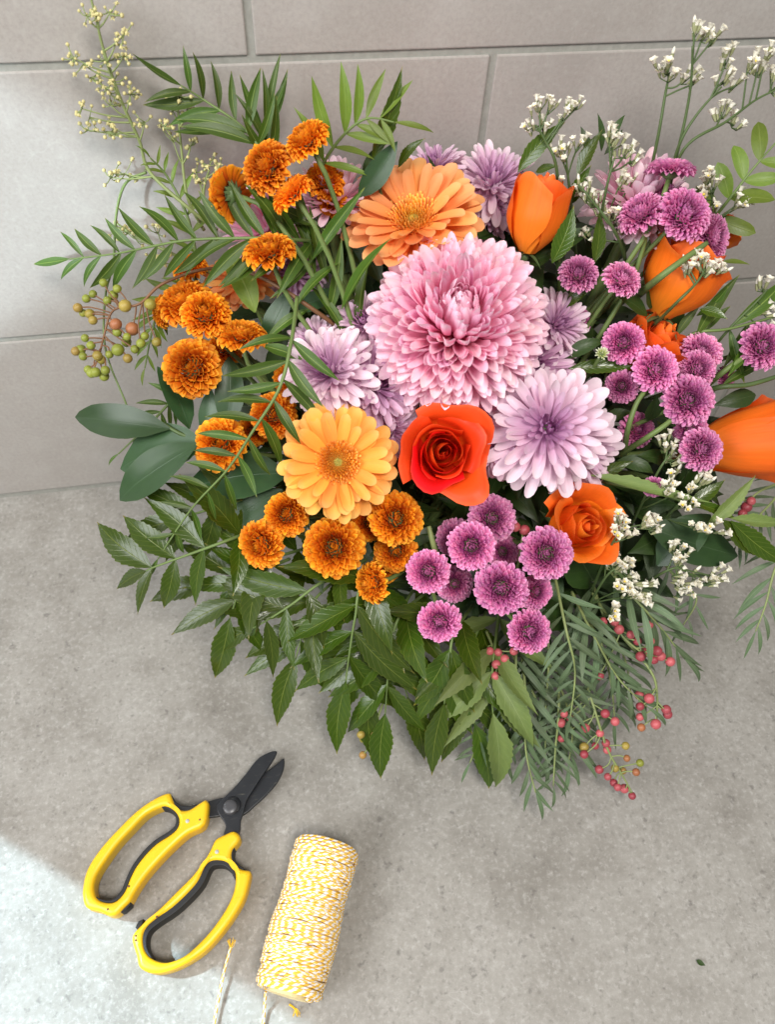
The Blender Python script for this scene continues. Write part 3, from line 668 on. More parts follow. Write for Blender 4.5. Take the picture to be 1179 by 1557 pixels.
# roses
def rose_petal(rk, z0, z1, span, top, curl, edge, pt, seed, nv=11, nu=14, cone=0.0, flare=.0):
    rr = random.Random(seed); V = []; UV = []; ph = rr.uniform(0, 6)
    for i in range(nv + 1):
        v = i / nv
        for j in range(nu + 1):
            u = -1 + 2 * j / nu
            hv = 1 - edge * abs(u) ** 2.4 + pt * math.cos(min(1, abs(u - .15 * math.sin(ph)) * 1.5) * math.pi / 2) ** 2
            vv = v * hv
            belly = (.30 + .70 * math.sin(min(1, vv / .55) * math.pi / 2)) * (1 - cone) + cone * (.30 + .72 * min(1, vv) ** .75)
            rad = rk * (belly + (top - 1) * max(0, (vv - .5) / .5) ** 1.5)
            cl = max(0, (v - .74) / .26) ** 2 * curl * (.7 + .3 * math.sin(u * 3 + ph))
            rad += cl + rk * flare * max(0, abs(u) - .6) ** 1.5 * 2.2 * v; zz = z0 + (z1 - z0) * vv - cl * .75 * max(0, (v - .74) / .26)
            rad *= 1 + .07 * u + (.050 * math.sin(u * 4 + ph) + .016 * math.sin(u * 11 + ph * 3)) * v
            a = u * span * (.55 + .45 * math.sin(min(1, v / .5) * math.pi / 2)) * (1 - .10 * max(0, v - .7) / .3)
            zz += .02 * math.sin(u * 4 + ph * 2) * v
            V.append((rad * math.cos(a), rad * math.sin(a), zz)); UV.append(((u + 1) / 2, v))
    Fc = [(i * (nu + 1) + j, i * (nu + 1) + j + 1, (i + 1) * (nu + 1) + j + 1, (i + 1) * (nu + 1) + j) for i in range(nv) for j in range(nu)]
    return V, Fc, UV
def rose(px, py, r, dz, face, label, mat, seed, N=22, ht=1.5, openness=1.0, tint=(1, 1, 1, 1), spin=0, cone=0.0, pts=.10, loose=False):
    rr = random.Random(seed); z = zs(px, py, dz); Rm = r * z / F; ax = CV(*face)
    root = thing('rose', label, 'rose', zframe(S(px, py, dz), ax, spin) @ Matrix.Scale(Rm, 4))
    for k in range(N):
        s = k / (N - 1)
        rk = .08 + .80 * s ** .80; big = loose and k >= N - 5
        top = (.80 - .15 * (1 - s)) + openness * (.34 * s ** 1.5)
        curl = openness * (.02 + .20 * s ** 1.6) * rr.uniform(.6, 1.3)
        ztop = .66 - .42 * s * openness + rr.uniform(-.06, .06) + (0.04 if s < .2 else 0)
        if big: top += .16 + .12 * rr.random(); curl *= 1.5; ztop += .12 * rr.random()
        span = R((112 - 34 * s) * rr.uniform(.72, 1.08)) if s > .12 else R(150)
        q = rose_petal(rk, -ht + .55 + .1 * s, ztop, span, top, curl, .10 + .07 * s, .03 + .05 * s * rr.random() + (pts if s > .75 else 0), seed * 100 + k, cone=cone, flare=.22 * rr.random() + (.10 if openness < .7 else .04))
        c = 1 - .06 * rr.random()
        obj('petal', mesh('rose_petal', q[0], q[1], mat, q[2]), root, Matrix.Translation((rr.gauss(0, .045 - .02 * s), rr.gauss(0, .045 - .02 * s), 0)) @ Matrix.Rotation(k * R(137.5) + rr.uniform(-.35, .35), 4, 'Z') @ Matrix.Rotation(rr.gauss(0, .05), 4, 'X'), (tint[0] * c, tint[1] * c * rr.uniform(.85, 1.1), tint[2], 1))
    hip = obj('hip', mesh('hip', *sphere(.17, 10, 6, 1.1)[:2], M['calyx']), root, Matrix.Translation((0, 0, -ht + .5)))
    for k in range(5):
        obj('sepal', SEP, hip, Matrix.Rotation(k * 1.2566 + .3, 4, 'Z') @ frame(Vector((.08, 0, .08)), Vector((.85, 0, -.1)), Vector((.1, 0, .9))) @ Matrix.Scale(.75, 4))
    stem_to_vase(root, S(px, py, dz) - ax * Rm * (ht - .45), ax, .003, M['stem'])
SEP = mesh('sepal', *(lambda q: (q[0], q[1]))(blade(1, .3, [(0, .8), (.3, 1), (1, .05)], 6, 2, R(-35), cup=.4)), M['calyx'])
rose(674, 688, 54, -.020, (.05, -.05, 1), 'open red-orange rose at the centre below the pink bloom', M['ros_red'], 1, 19, 1.45, 1.0, (1.0, .72, 1.1, 1), spin=2.0, pts=.24, loose=True)
rose(884, 802, 51, -.004, (.35, .06, .95), 'small open orange rose at the lower right beside purple flowers', M['ros_or'], 2, 17, 1.9, .85, spin=.5, pts=.10, loose=True)
rose(822, 305, 52, -.004, (.22, .85, .38), 'closed orange rose bud at the top pointing upwards', M['ros_or'], 3, 16, 2.1, .34, (.98, .80, 1, 1), spin=1.0, pts=.02)
rose(1042, 405, 66, .000, (.30, .80, .42), 'cupped orange rose behind crossing dark stems at right', M['ros_or'], 4, 16, 1.8, .5, (.98, .78, 1, 1), 2.4, .2, .05)
rose(1000, 522, 50, .006, (.45, .62, .7), 'half open orange rose behind the middle right purple flowers', M['ros_or'], 5, 22, 1.9, .8, (.97, .85, 1, 1), .3)
rose(1176, 668, 72, .000, (.95, .14, .28), 'large orange rose seen from the side at the right edge', M['ros_or'], 6, 16, 2.3, .75, (1.0, .84, 1.2, 1), 1.2, .6, .08)
rose(1108, 352, 27, .024, (.7, .3, .5), 'orange rose mostly hidden behind the top right purple cluster', M['ros_or'], 7, 14, 1.6, .6)
#END_FLOWERS
# ---------------------------------------------------------------- foliage
def leaf_bank(name, mat, W, prof, bends, nl, nw, **kw):
    out = []
    for i, b in enumerate(bends):
        q = blade(1.0, W * (1 + .12 * math.sin(i * 2.1)), prof, nl, nw, R(b), R(-b * .35), seed=i, side=.035 * (-1) ** i, twist=R(18) * math.sin(i * 1.7), **kw)
        out.append(mesh(name, q[0], q[1], mat, q[2]))
    return out
P_LAN = [(0, .08), (.15, .62), (.4, 1.0), (.7, .74), (.92, .24), (1, .02)]
P_OV = [(0, .06), (.12, .52), (.35, 1.0), (.6, .86), (.80, .46), (.92, .16), (1, .01)]
P_RU = [(0, .06), (.15, .62), (.42, 1.0), (.72, .80), (.93, .30), (1, .02)]
P_RO = [(0, .06), (.15, .62), (.45, 1.0), (.8, .82), (.95, .4), (1, .04)]
BANK = {
 'narrow': leaf_bank('narrow_leaflet', M['narrow'], .185, P_LAN, (-25, -12, -40, 12, -30), 9, 4, fold=.32),
 'light': leaf_bank('light_leaflet', M['lightnarrow'], .19, P_LAN, (-30, -12, -45, 15), 9, 4, fold=.30),
 'round': leaf_bank('round_leaflet', M['lightnarrow'], .40, P_RO, (-25, -12, -35), 9, 4, fold=.22),
 'serrate': leaf_bank('serrate_leaflet', M['serrate'], .285, P_OV, (-14, -28, -4, -42, -20, 10), 44, 4, fold=.24, serr=.15, ns=12, ripple=.012),
 'pale': leaf_bank('pale_leaflet', M['pale'], .25, P_OV, (-20, -45, 8), 36, 4, fold=.5, serr=.2, ns=12, ripple=.012),
 'ruscus': leaf_bank('broad_leaf', M['ruscus'], .40, P_RU, (-25, -40, -12), 12, 6, fold=.12),
 'pepper': leaf_bank('pepper_leaflet', M['pepper'], .115, P_LAN, (-30, -50, -18, -65, 15), 9, 2, fold=.2),
 'dark': leaf_bank('deep_leaf', M['dark'], .36, P_OV, (-30, -50, -15, -70), 10, 4, fold=.25),
 'darknarrow': leaf_bank('deep_narrow_leaf', M['dark'], .17, P_LAN, (-30, -50, -15), 8, 2, fold=.25),
}
WUP = Vector((0, 0, 1))
def leaf(root, org, kind, base, tip, nhint=None, wk=1.0, roll=0.0, color=None, bi=None, name='leaf'):
    d = tip - base; nh = nhint if nhint is not None else (BACK * .8 + WUP * .5)
    m = Matrix.Translation(-org) @ frame(base, d, nh) @ Matrix.Rotation(roll, 4, 'Y') @ Matrix.Diagonal((d.length * wk, d.length, d.length, 1))
    b = BANK[kind]
    return obj(name, b[bi % len(b)] if bi is not None else rnd.choice(b), root, m, color)
def clampw(p):
    if p.y > -.006: p.y = -.006
    if p.z < .004: p.z = .004
    return p
def W3(pts):
    """pixel points with depth offsets -> world points"""
    return [S(*q) for q in pts]
def frond(name, label, cat, pts, n, kind, Lpx, ang=50, start=.2, ang2=None, droop=.25, term=True, r=.0011, stem='stem', taper=.55, group=None, alt=False, wk=1.0, seed=0, out=0.0, tint=(.85, .85, .85, 1)):
    rr = random.Random(seed + len(label)); P = spline(W3(pts), 8); org = P[0].copy()
    root = thing(name, label, cat, Matrix.Translation(org), group)
    m = len(P); q = tube([p - org for p in P], [r * (1.15 - .75 * i / m) for i in range(m)], 6)
    obj('stem', mesh('stem', q[0], q[1], M[stem], q[2]), root)
    zavg = sum(zs(*a) for a in pts) / len(pts)
    for i in range(n):
        for sgn in (1, -1):
            t = start + (1 - start) * (i + (.5 if alt and sgn > 0 else 0)) / n * .97 + rr.uniform(-.008, .008)
            k = min(m - 2, max(0, int(t * (m - 1)))); fr = t * (m - 1) - k; b = P[k].lerp(P[min(k + 1, m - 1)], min(1, fr))
            tg = (P[min(k + 2, m - 1)] - P[max(k - 1, 0)]).normalized()
            toc = (CAM - b).normalized(); s = tg.cross(toc).normalized()
            a = R((ang if sgn > 0 else (ang2 if ang2 is not None else ang)) + rr.uniform(-9, 9)) * (1 - .25 * t)
            d = tg * math.cos(a) + s * (-sgn * math.sin(a)) + toc * (rr.uniform(-.15, .22) + out) - WUP * droop * rr.uniform(.5, 1.3)
            L = (Lpx if not isinstance(Lpx, tuple) else (Lpx[0] if sgn > 0 else Lpx[1])) * zavg / F * (1 - (1 - taper) * max(0, t - .35) / .65) * rr.uniform(.88, 1.1)
            leaf(root, org, kind, b, clampw(b + d.normalized() * L), (toc * .7 + WUP * .4 + Vector((rr.uniform(-.25, .25), rr.uniform(-.25, .25), 0))), wk, rr.uniform(-.3, .3), tint, rr.randrange(9), 'leaflet')
    if term:
        L = (Lpx if not isinstance(Lpx, tuple) else Lpx[0]) * zavg / F * taper * 1.15
        tg = (P[-1] - P[-3]).normalized() - WUP * droop * .5
        leaf(root, org, kind, P[-1], clampw(P[-1] + tg.normalized() * L), None, wk, 0, tint, None, 'leaflet')
    return root
def leafset(name, label, cat, stempts, leaves, r=.0011, stem='stem', group=None):
    """leaves: (kind, base x, y, dz, tip x, y, dz, width factor, roll degrees)"""
    P = spline(W3(stempts), 8); org = P[0].copy(); root = thing(name, label, cat, Matrix.Translation(org), group)
    q = tube([p - org for p in P], [r * (1.2 - .6 * i / len(P)) for i in range(len(P))], 6); obj('stem', mesh('stem', q[0], q[1], M[stem], q[2]), root)
    for (kind, bx, by, bz, tx, ty, tz, wk, roll) in leaves:
        leaf(root, org, kind, S(bx, by, bz), S(tx, ty, tz), None, wk, R(roll))
    return root
FC = 'foliage'
frond('feathery_frond', 'long feathery frond reaching out to the left over the wall', FC, [(500, 368, .02), (440, 364, -.006), (380, 362, -.016), (280, 366, -.014), (180, 385, -.004), (105, 394, .0)], 15, 'narrow', (112, 96), 42, .10, 60, .03, taper=.58, seed=1)
frond('feathery_frond', 'feathery frond hanging across the left orange flowers down to the counter', FC, [(452, 452, -.008), (443, 520, -.030), (425, 590, -.036), (385, 655, -.030), (345, 715, -.022), (290, 775, -.010), (240, 850, .0)], 11, 'narrow', 88, 62, .16, 66, .05, taper=.55, seed=2)
frond('feathery_frond', 'feathery frond with drooping lower leaflets at the upper left tile joint', FC, [(470, 330, .03), (400, 232, .0), (365, 190, .0), (310, 152, .0), (275, 130, 0)], 6, 'narrow', (112, 84), 48, .30, 62, -.05, taper=.6, seed=3, out=.1)
frond('feathery_frond', 'upright tuft of long leaflets above the left orange flowers', FC, [(440, 320, .03), (412, 250, .008), (402, 205, .006), (405, 180, .006)], 4, 'narrow', 96, 20, .35, 30, -.1, taper=.8, seed=4, wk=.75)
frond('feathery_frond', 'light green curving frond standing left of the dark serrated leaf at top', FC, [(470, 300, .03), (492, 248, .004), (525, 203, -.002), (560, 180, -.002), (600, 186, 0)], 6, 'light', (100, 74), 62, .25, 66, -.05, taper=.55, seed=5)
frond('feathery_frond', 'thin light frond behind the cream blossom sprig at left', FC, [(300, 400, .02), (285, 330, .012), (255, 270, .010), (228, 240, .010)], 7, 'light', 48, 55, .1, 60, .1, taper=.5, seed=6)
frond('feathery_frond', 'thin light frond hanging behind the green berries', FC, [(300, 430, .03), (250, 455, .02), (232, 500, .02), (220, 560, .02)], 8, 'light', 50, 48, .1, 52, .25, taper=.5, seed=7)
frond('feathery_frond', 'round-leafed light frond at the right edge behind the top purple cluster', FC, [(1080, 340, .02), (1112, 300, .004), (1145, 258, 0), (1185, 212, 0)], 4, 'round', 62, 62, .1, 66, .05, taper=.8, seed=8)
frond('feathery_frond', 'drooping frond at the left rim above the counter edge', FC, [(300, 590, .03), (262, 610, .02), (232, 640, .018), (180, 690, .02)], 6, 'narrow', 52, 50, .1, 55, .25, taper=.5, seed=9)
# long narrow leaves amongst the stems, upper left of centre
leafset('willowy_sprig', 'sprig of long narrow leaves between orange flowers and peach gerbera', FC, [(545, 560, .05), (520, 450, .02), (490, 350, .01), (470, 290, .01)], [
 ('narrow', 475, 395, .0, 556, 285, -.012, .75, 10), ('narrow', 520, 470, .0, 592, 362, -.030, .85, -15), ('narrow', 480, 420, .01, 430, 300, .0, .8, 20), ('narrow', 500, 430, .01, 470, 310, 0, .7, 0),
 ('narrow', 515, 400, .0, 445, 470, -.006, .9, 20), ('narrow', 480, 390, .006, 410, 455, 0, .8, -20), ('narrow', 500, 480, .01, 520, 360, .0, .8, 10), ('narrow', 495, 350, .004, 400, 300, -.002, .8, 0), ('narrow', 500, 345, .004, 415, 335, 0, .8, 30),
 ('narrow', 530, 520, .01, 470, 430, .004, .9, 20), ('narrow', 545, 500, .01, 560, 400, 0, .9, -20), ('narrow', 470, 470, .01, 400, 520, .0, .9, 0)])
leafset('willowy_sprig', 'sprig of pointed narrow leaves before the tiles at the right edge', FC, [(1000, 560, .04), (1050, 510, .006), (1110, 500, -.002), (1185, 480, 0)], [
 ('narrow', 1060, 510, .0, 1125, 418, .006, .9, 0), ('narrow', 1115, 495, 0, 1200, 420, 0, 1.0, 10), ('narrow', 1070, 505, .01, 1112, 465, 0, 1.3, 0), ('narrow', 1090, 515, .01, 1060, 580, .01, .9, 0), ('narrow', 1110, 500, .01, 1135, 585, .01, 1.0, 20),
 ('narrow', 1030, 510, .01, 1065, 465, .01, 1.3, 0), ('narrow', 1140, 490, .01, 1100, 560, .01, 1, 0), ('dark', 1150, 600, .01, 1085, 615, .01, 1.0, 0), ('narrow', 1150, 520, .01, 1110, 570, -.01, .9, 0), ('narrow', 1100, 585, .01, 1179, 545, .01, .8, 0), ('serrate', 1065, 470, 0, 1108, 485, -.01, 1.2, 20), ('narrow', 1060, 480, .01, 1110, 435, .0, 1.5, 40), ('light', 1098, 398, 0, 1142, 402, -.004, 1.0, 0)])
# serrated compound leaves
frond('serrated_frond', 'serrated leaf spray hanging at the bottom, left of centre over the counter', FC, [(600, 850, .04), (552, 885, .004), (540, 940, -.006), (532, 990, -.006), (526, 1036, -.002)], 4, 'serrate', 134, 62, .22, 58, .15, taper=.95, seed=11)
frond('serrated_frond', 'serrated leaf spray with terminal leaf just right of the hanging bottom spray', FC, [(650, 900, .05), (606, 940, .012), (592, 1010, .006), (586, 1085, .006)], 4, 'serrate', 118, 55, .25, 52, .15, taper=.85, seed=12)
frond('serrated_frond', 'serrated leaf spray with a row of leaves hanging under the orange flowers', FC, [(560, 850, .05), (490, 885, .006), (445, 918, -.002), (408, 942, -.002), (385, 955, 0)], 4, 'serrate', (92, 138), 70, .15, 62, .12, taper=.95, seed=13)
frond('serrated_frond', 'serrated leaf spray reaching furthest left over the counter', FC, [(430, 790, .05), (345, 822, .0), (290, 842, -.002), (235, 862, -.002), (222, 868, 0)], 4, 'serrate', (92, 132), 60, .2, 68, .1, taper=.9, seed=14)
frond('serrated_frond', 'serrated leaf spray curling below the leftmost orange flower of the low row', FC, [(440, 850, .04), (385, 875, .008), (362, 905, .004), (350, 940, .004)], 3, 'serrate', 108, 55, .25, 55, .15, taper=.95, seed=15)
frond('serrated_frond', 'serrated leaf spray drooping below the lowest left purple flower', FC, [(720, 920, .05), (690, 965, .0), (684, 1020, -.004), (676, 1070, -.002)], 3, 'serrate', 122, 38, .2, 40, .2, taper=.95, seed=16)
frond('serrated_frond', 'pale serrated leaf spray hanging at the bottom middle with light undersides', FC, [(760, 930, .05), (752, 990, .008), (748, 1040, .0), (750, 1085, .0)], 4, 'pale', 122, 48, .08, 44, .2, taper=1.0, seed=17)
frond('serrated_frond', 'dark serrated leaf spray at the left under the feathery frond', FC, [(430, 740, .05), (350, 765, .012), (300, 780, .010), (270, 790, .01)], 3, 'serrate', 100, 50, .2, 55, .15, taper=.9, seed=18, tint=(.8, .8, .8, 1))
frond('serrated_frond', 'serrated leaf spray filling the middle between hanging orange and purple flowers', FC, [(640, 880, .06), (610, 930, .022), (600, 980, .018), (620, 1060, .016)], 5, 'serrate', 108, 60, .1, 60, .15, taper=.9, seed=19, tint=(.85, .85, .85, 1))
leafset('serrated_sprig', 'dark serrated leaves rising against the tiles at the top middle', FC, [(600, 420, .04), (580, 300, .01), (575, 230, .006)], [
 ('serrate', 566, 242, .004, 613, 100, .006, .72, 35), ('ruscus', 545, 300, .006, 604, 215, .0, 1.0, 20), ('serrate', 606, 255, .01, 646, 208, .004, .9, 0), ('dark', 560, 280, .01, 578, 215, .01, 1, 0)], stem='stemdark')
leafset('serrated_sprig', 'green pointed leaves beside the closed orange bud at the top', FC, [(850, 460, .05), (850, 360, .02), (840, 280, .01)], [
 ('serrate', 788, 262, .004, 862, 182, .0, .9, 10), ('serrate', 878, 268, .0, 918, 196, -.002, 1.25, -15), ('serrate', 840, 400, -.004, 874, 312, -.014, 1.1, 10), ('serrate', 815, 262, .01, 850, 252, .0, 1, 30), ('serrate', 860, 370, .01, 860, 335, .0, 1.2, 0), ('serrate', 905, 400, .0, 912, 320, -.006, 1.1, 0),
 ('dark', 820, 380, .012, 905, 345, .0, 1.2, 0), ('dark', 800, 400, .012, 850, 380, .004, 1.4, 0), ('serrate', 870, 310, .01, 900, 250, 0, 1.1, 0), ('darknarrow', 900, 240, .02, 885, 190, .02, 1.6, 0), ('darknarrow', 915, 230, .02, 910, 172, .02, 1.4, 0), ('darknarrow', 925, 225, .02, 952, 172, .02, 1.4, 0), ('darknarrow', 920, 235, .02, 948, 195, .02, 1.5, 0)])
leafset('serrated_sprig', 'large light-backed leaves spreading right below the side-on rose', FC, [(860, 720, .04), (930, 735, .006), (1000, 750, .006), (1090, 780, .008)], [
 ('pale', 895, 722, -.004, 1082, 766, -.014, .62, -30), ('pale', 1075, 800, .0, 1150, 722, -.004, .95, 10), ('serrate', 1045, 770, -.002, 1105, 728, -.006, .9, 0), ('serrate', 1060, 765, .004, 1125, 792, .0, .9, 0), ('pale', 1112, 788, 0, 1200, 795, 0, .8, 0),
 ('serrate', 1098, 790, -.002, 1160, 848, 0, 1.0, 0), ('serrate', 1112, 792, -.004, 1200, 860, 0, .9, 15), ('ruscus', 985, 800, .016, 1128, 845, .012, 1.05, 0), ('ruscus', 1000, 860, .02, 1085, 780, .016, 1.2, 0), ('serrate', 905, 730, .01, 965, 700, .0, 1, 0)])
leafset('serrated_sprig', 'dark leaves between the purple flowers in front of the right roses', FC, [(900, 640, .05), (920, 580, .02), (940, 500, .02)], [
 ('serrate', 865, 560, .004, 975, 560, -.004, .8, 20), ('dark', 860, 545, .006, 925, 515, 0, .9, 0), ('serrate', 855, 470, .01, 900, 440, .0, 1, 0), ('dark', 985, 480, .006, 940, 450, .0, 1.3, 0), ('dark', 990, 470, .006, 985, 430, 0, 1.3, 0), ('dark', 920, 640, .01, 965, 625, 0, 1.1, 0), ('dark', 985, 640, .012, 1000, 600, .0, 1.3, 0), ('dark', 1010, 700, .012, 970, 690, .0, 1.2, 0), ('serrate', 1000, 640, .016, 1030, 690, .01, 1.0, 0), ('dark', 940, 700, .01, 1000, 720, .0, 1.1, 0), ('dark', 1040, 700, .01, 990, 665, 0, 1.1, 0)])
frond('serrated_frond', 'serrated leaf spray layered under the lowest golden orange flower', FC, [(600, 870, .06), (560, 930, .016), (556, 990, .012), (560, 1050, .010)], 5, 'serrate', 112, 55, .15, 55, .12, taper=.9, seed=51, tint=(.85, .9, .85, 1))
frond('serrated_frond', 'serrated leaf spray fanning below the row of orange flowers', FC, [(540, 860, .06), (480, 910, .016), (462, 960, .012), (450, 1000, .010)], 4, 'serrate', 112, 50, .15, 50, .12, taper=.95, seed=52, tint=(.9, .9, .9, 1))
frond('serrated_frond', 'serrated leaf spray right of the drooping one under the purple cluster', FC, [(740, 930, .06), (715, 990, .014), (712, 1050, .010), (722, 1100, .010)], 4, 'serrate', 112, 45, .15, 45, .12, taper=.95, seed=53)
frond('serrated_frond', 'serrated leaf spray behind the two left hanging sprays', FC, [(480, 830, .06), (410, 850, .018), (370, 870, .016), (320, 885, .014)], 4, 'serrate', 104, 55, .15, 55, .12, taper=.9, seed=54, tint=(.85, .85, .85, 1))
# broad dark leaves
leafset('broad_leaf_sprig', 'broad dark green leaves at the left edge above the counter', FC, [(420, 700, .05), (340, 680, .012), (280, 662, -.002), (250, 645, -.002)], [
 ('ruscus', 258, 652, -.004, 105, 630, -.002, .68, 0), ('ruscus', 300, 676, -.008, 172, 760, -.006, .86, 15), ('ruscus', 312, 672, -.004, 178, 712, .0, 1.25, 0), ('ruscus', 288, 652, .008, 240, 555, .006, 1.0, 30), ('ruscus', 345, 650, .010, 348, 540, .01, 1.05, 0), ('ruscus', 310, 660, .012, 320, 590, .01, 1, 0), ('ruscus', 440, 720, .016, 275, 745, .010, 1.1, 0), ('ruscus', 430, 745, .02, 330, 815, .014, 1.2, 0)], r=.0016, stem='stemdark')
leafset('broad_leaf_sprig', 'broad green leaf standing behind the left orange flowers', FC, [(420, 540, .05), (385, 460, .016), (370, 420, .01)], [('round', 388, 475, .004, 345, 385, .004, 1.1, 0), ('ruscus', 400, 520, .014, 440, 440, .01, 1.0, 0), ('ruscus', 440, 470, .02, 520, 440, .016, 1.0, 0), ('narrow', 398, 525, -.004, 462, 548, -.012, 1.3, 0)])
# deep filler
FILL = [(960, 790), (900, 880), (1030, 640)]
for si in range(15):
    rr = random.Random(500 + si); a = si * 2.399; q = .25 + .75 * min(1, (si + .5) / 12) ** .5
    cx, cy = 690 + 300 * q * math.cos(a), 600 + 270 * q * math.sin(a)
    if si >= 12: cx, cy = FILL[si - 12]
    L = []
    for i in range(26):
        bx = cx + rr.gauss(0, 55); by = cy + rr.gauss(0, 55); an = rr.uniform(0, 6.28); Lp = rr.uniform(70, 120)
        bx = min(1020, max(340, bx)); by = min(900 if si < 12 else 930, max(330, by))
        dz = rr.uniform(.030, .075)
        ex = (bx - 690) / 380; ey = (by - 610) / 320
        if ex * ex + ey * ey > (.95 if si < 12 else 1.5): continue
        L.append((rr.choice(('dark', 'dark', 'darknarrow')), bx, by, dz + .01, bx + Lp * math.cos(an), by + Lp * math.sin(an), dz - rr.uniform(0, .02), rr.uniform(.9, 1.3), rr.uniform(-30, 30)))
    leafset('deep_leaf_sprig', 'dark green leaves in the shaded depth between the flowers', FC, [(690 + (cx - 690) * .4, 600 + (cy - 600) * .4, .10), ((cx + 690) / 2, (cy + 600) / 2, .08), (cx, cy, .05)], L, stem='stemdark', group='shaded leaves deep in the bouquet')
# pepper tree fronds
def pf(label, pts, n, L=74, ang=46, droop=.15, seed=0, start=.08, taper=.6, tint=(1, 1, 1, 1)):
    frond('pepper_frond', label, FC, pts, n, 'pepper', L, ang, start, None, droop, True, .001, 'stempale', taper, None, True, 1.0, seed, 0, tint)
pf('grey-green pepper frond hanging straight down below the lowest right purple flower', [(845, 880, .02), (862, 960, -.008), (875, 1020, -.006), (868, 1090, -.002)], 11, seed=31, L=72, ang=55)
pf('grey-green pepper frond arching right over the red berries', [(870, 900, .03), (900, 960, -.002), (940, 1030, -.002), (985, 1075, .0)], 9, seed=32, L=84, ang=34)
pf('grey-green pepper frond whose tip hangs lowest of all', [(790, 960, .04), (800, 1060, .006), (800, 1140, .002), (815, 1205, .002)], 10, seed=33, L=80, ang=40)
pf('grey-green pepper frond with short tip leaflets left of the lowest berries', [(850, 980, .04), (850, 1080, .008), (845, 1140, .006), (842, 1195, .006)], 10, seed=34, L=62, ang=58)
pf('grey-green pepper frond with long leaves fanning right above the berries', [(930, 870, .03), (975, 920, .004), (1010, 960, .004), (1040, 1000, .006)], 7, seed=35, L=100, ang=28)
pf('grey-green pepper frond with short twig tips at the bottom middle', [(760, 1040, .05), (735, 1110, .012), (715, 1160, .012)], 6, seed=36, L=46, ang=45, taper=.8)
pf('grey-green pepper frond hanging at the right edge of the photo', [(1200, 820, .02), (1178, 870, .01), (1165, 920, .006), (1150, 960, .006)], 6, seed=37, L=72, ang=38)
pf('green pepper frond behind berries at the right edge below the rose', [(1215, 690, .05), (1185, 750, .035), (1150, 790, .03), (1120, 830, .03)], 9, seed=38, L=62, ang=55)
pf('green pepper frond peeking out under the white florets at lower right', [(990, 830, .05), (1030, 880, .03), (1060, 910, .026), (1040, 950, .028)], 6, seed=39, L=56, ang=55)
pf('grey-green pepper frond filling the lower right behind the straight hanging one', [(830, 920, .05), (835, 1000, .020), (830, 1080, .016), (830, 1150, .012)], 12, seed=40, L=84, ang=50, tint=(.85, .85, .85, 1))
pf('grey-green pepper frond filling between the hanging one and the berries', [(880, 920, .05), (915, 980, .018), (930, 1040, .014), (935, 1090, .012)], 10, seed=41, L=80, ang=48, tint=(.85, .85, .85, 1))
pf('grey-green pepper frond left of the straight hanging one', [(780, 930, .05), (785, 1010, .016), (775, 1090, .012), (760, 1150, .012)], 10, seed=42, L=80, ang=45, tint=(.9, .9, .9, 1))

pf('grey-green pepper frond spreading behind the two lowest left purple flowers', [(800, 960, .05), (850, 1040, .020), (870, 1110, .018), (865, 1160, .016)], 12, seed=43, L=88, ang=48)
pf('grey-green pepper frond under the berry column with long crossing leaves', [(770, 980, .05), (805, 1040, .022), (830, 1100, .020), (850, 1130, .02)], 12, seed=44, L=92, ang=52)
pf('grey-green pepper frond below the bushy white statice', [(900, 880, .05), (920, 940, .022), (950, 1000, .020), (960, 1050, .02)], 11, seed=45, L=92, ang=42)
# ---------------------------------------------------------------- berries
BER = {k: mesh(k, *(lambda s: (s[0], s[1]))(sphere(1, 14, 9, .96)), M[k], sphere(1, 14, 9)[2]) for k in ('berry_r', 'berry_g', 'berry_m')}
def berries(label, stempts, lst, kind, rpx, dz=0, stem='stempale', r=.0008, tint=None, group=None):
    P = spline(W3(stempts), 8); org = P[0].copy(); root = thing('berry_sprig', label, 'berries', Matrix.Translation(org), group)
    J = Join(); J.add(tube([p - org for p in P], [r * (1.3 - .6 * i / len(P)) for i in range(len(P))], 6))
    for b in lst:
        x, y = b[0], b[1]; k = b[2] if len(b) > 2 else kind; rp = rpx * rnd.uniform(.85, 1.1) * (b[3] if len(b) > 3 else 1)
        p = S(x, y, dz + rnd.uniform(-.004, .004)); rad = rp * zs(x, y, dz) / F
        q = min(range(len(P)), key=lambda i: (P[i] - p).length); q = max(0, q - 2); s0 = P[q]; md = (s0 + p) / 2 + Vector((rnd.uniform(-.002, .002), rnd.uniform(-.002, .002), .001))
        J.add(tube([v - org for v in spline([s0, md, p], 4)], r * .6, 5))
        v = rnd.uniform(.8, 1.1)
        obj('berry', BER[k], root, Matrix.Translation(p - org) @ Matrix.Rotation(rnd.uniform(0, 3), 4, (1, .4, .2)) @ Matrix.Scale(rad, 4), (v, v, v, 1))
    obj('stem', J.mesh('stem', [M[stem]]), root)
berries('sprig of green berries, a few blushing red, before the left tiles', [(430, 430, .04), (330, 408, .012), (250, 430, .0), (212, 462, -.006), (172, 472, -.006), (158, 510, -.006), (150, 545, -.004)],
 [(118, 468), (126, 476), (141, 447), (131, 454), (136, 477), (141, 487), (157, 430), (178, 439), (172, 449), (163, 457), (176, 493, 'berry_m', 1.35), (190, 465, 'berry_m', 1.25), (201, 500, 'berry_m', 1.35), (178, 505), (129, 514), (138, 525), (124, 530), (115, 534, 'berry_m'), (122, 532), (126, 542), (148, 541), (154, 547), (166, 539), (134, 562), (139, 567), (145, 566), (158, 572), (160, 563), (179, 532, 'berry_g', 1.25), (192, 520), (193, 512), (205, 531), (194, 545), (214, 522), (220, 511), (238, 520), (228, 463, 'berry_g', 1.2)], 'berry_g', 7.2, -.006, 'stemred')
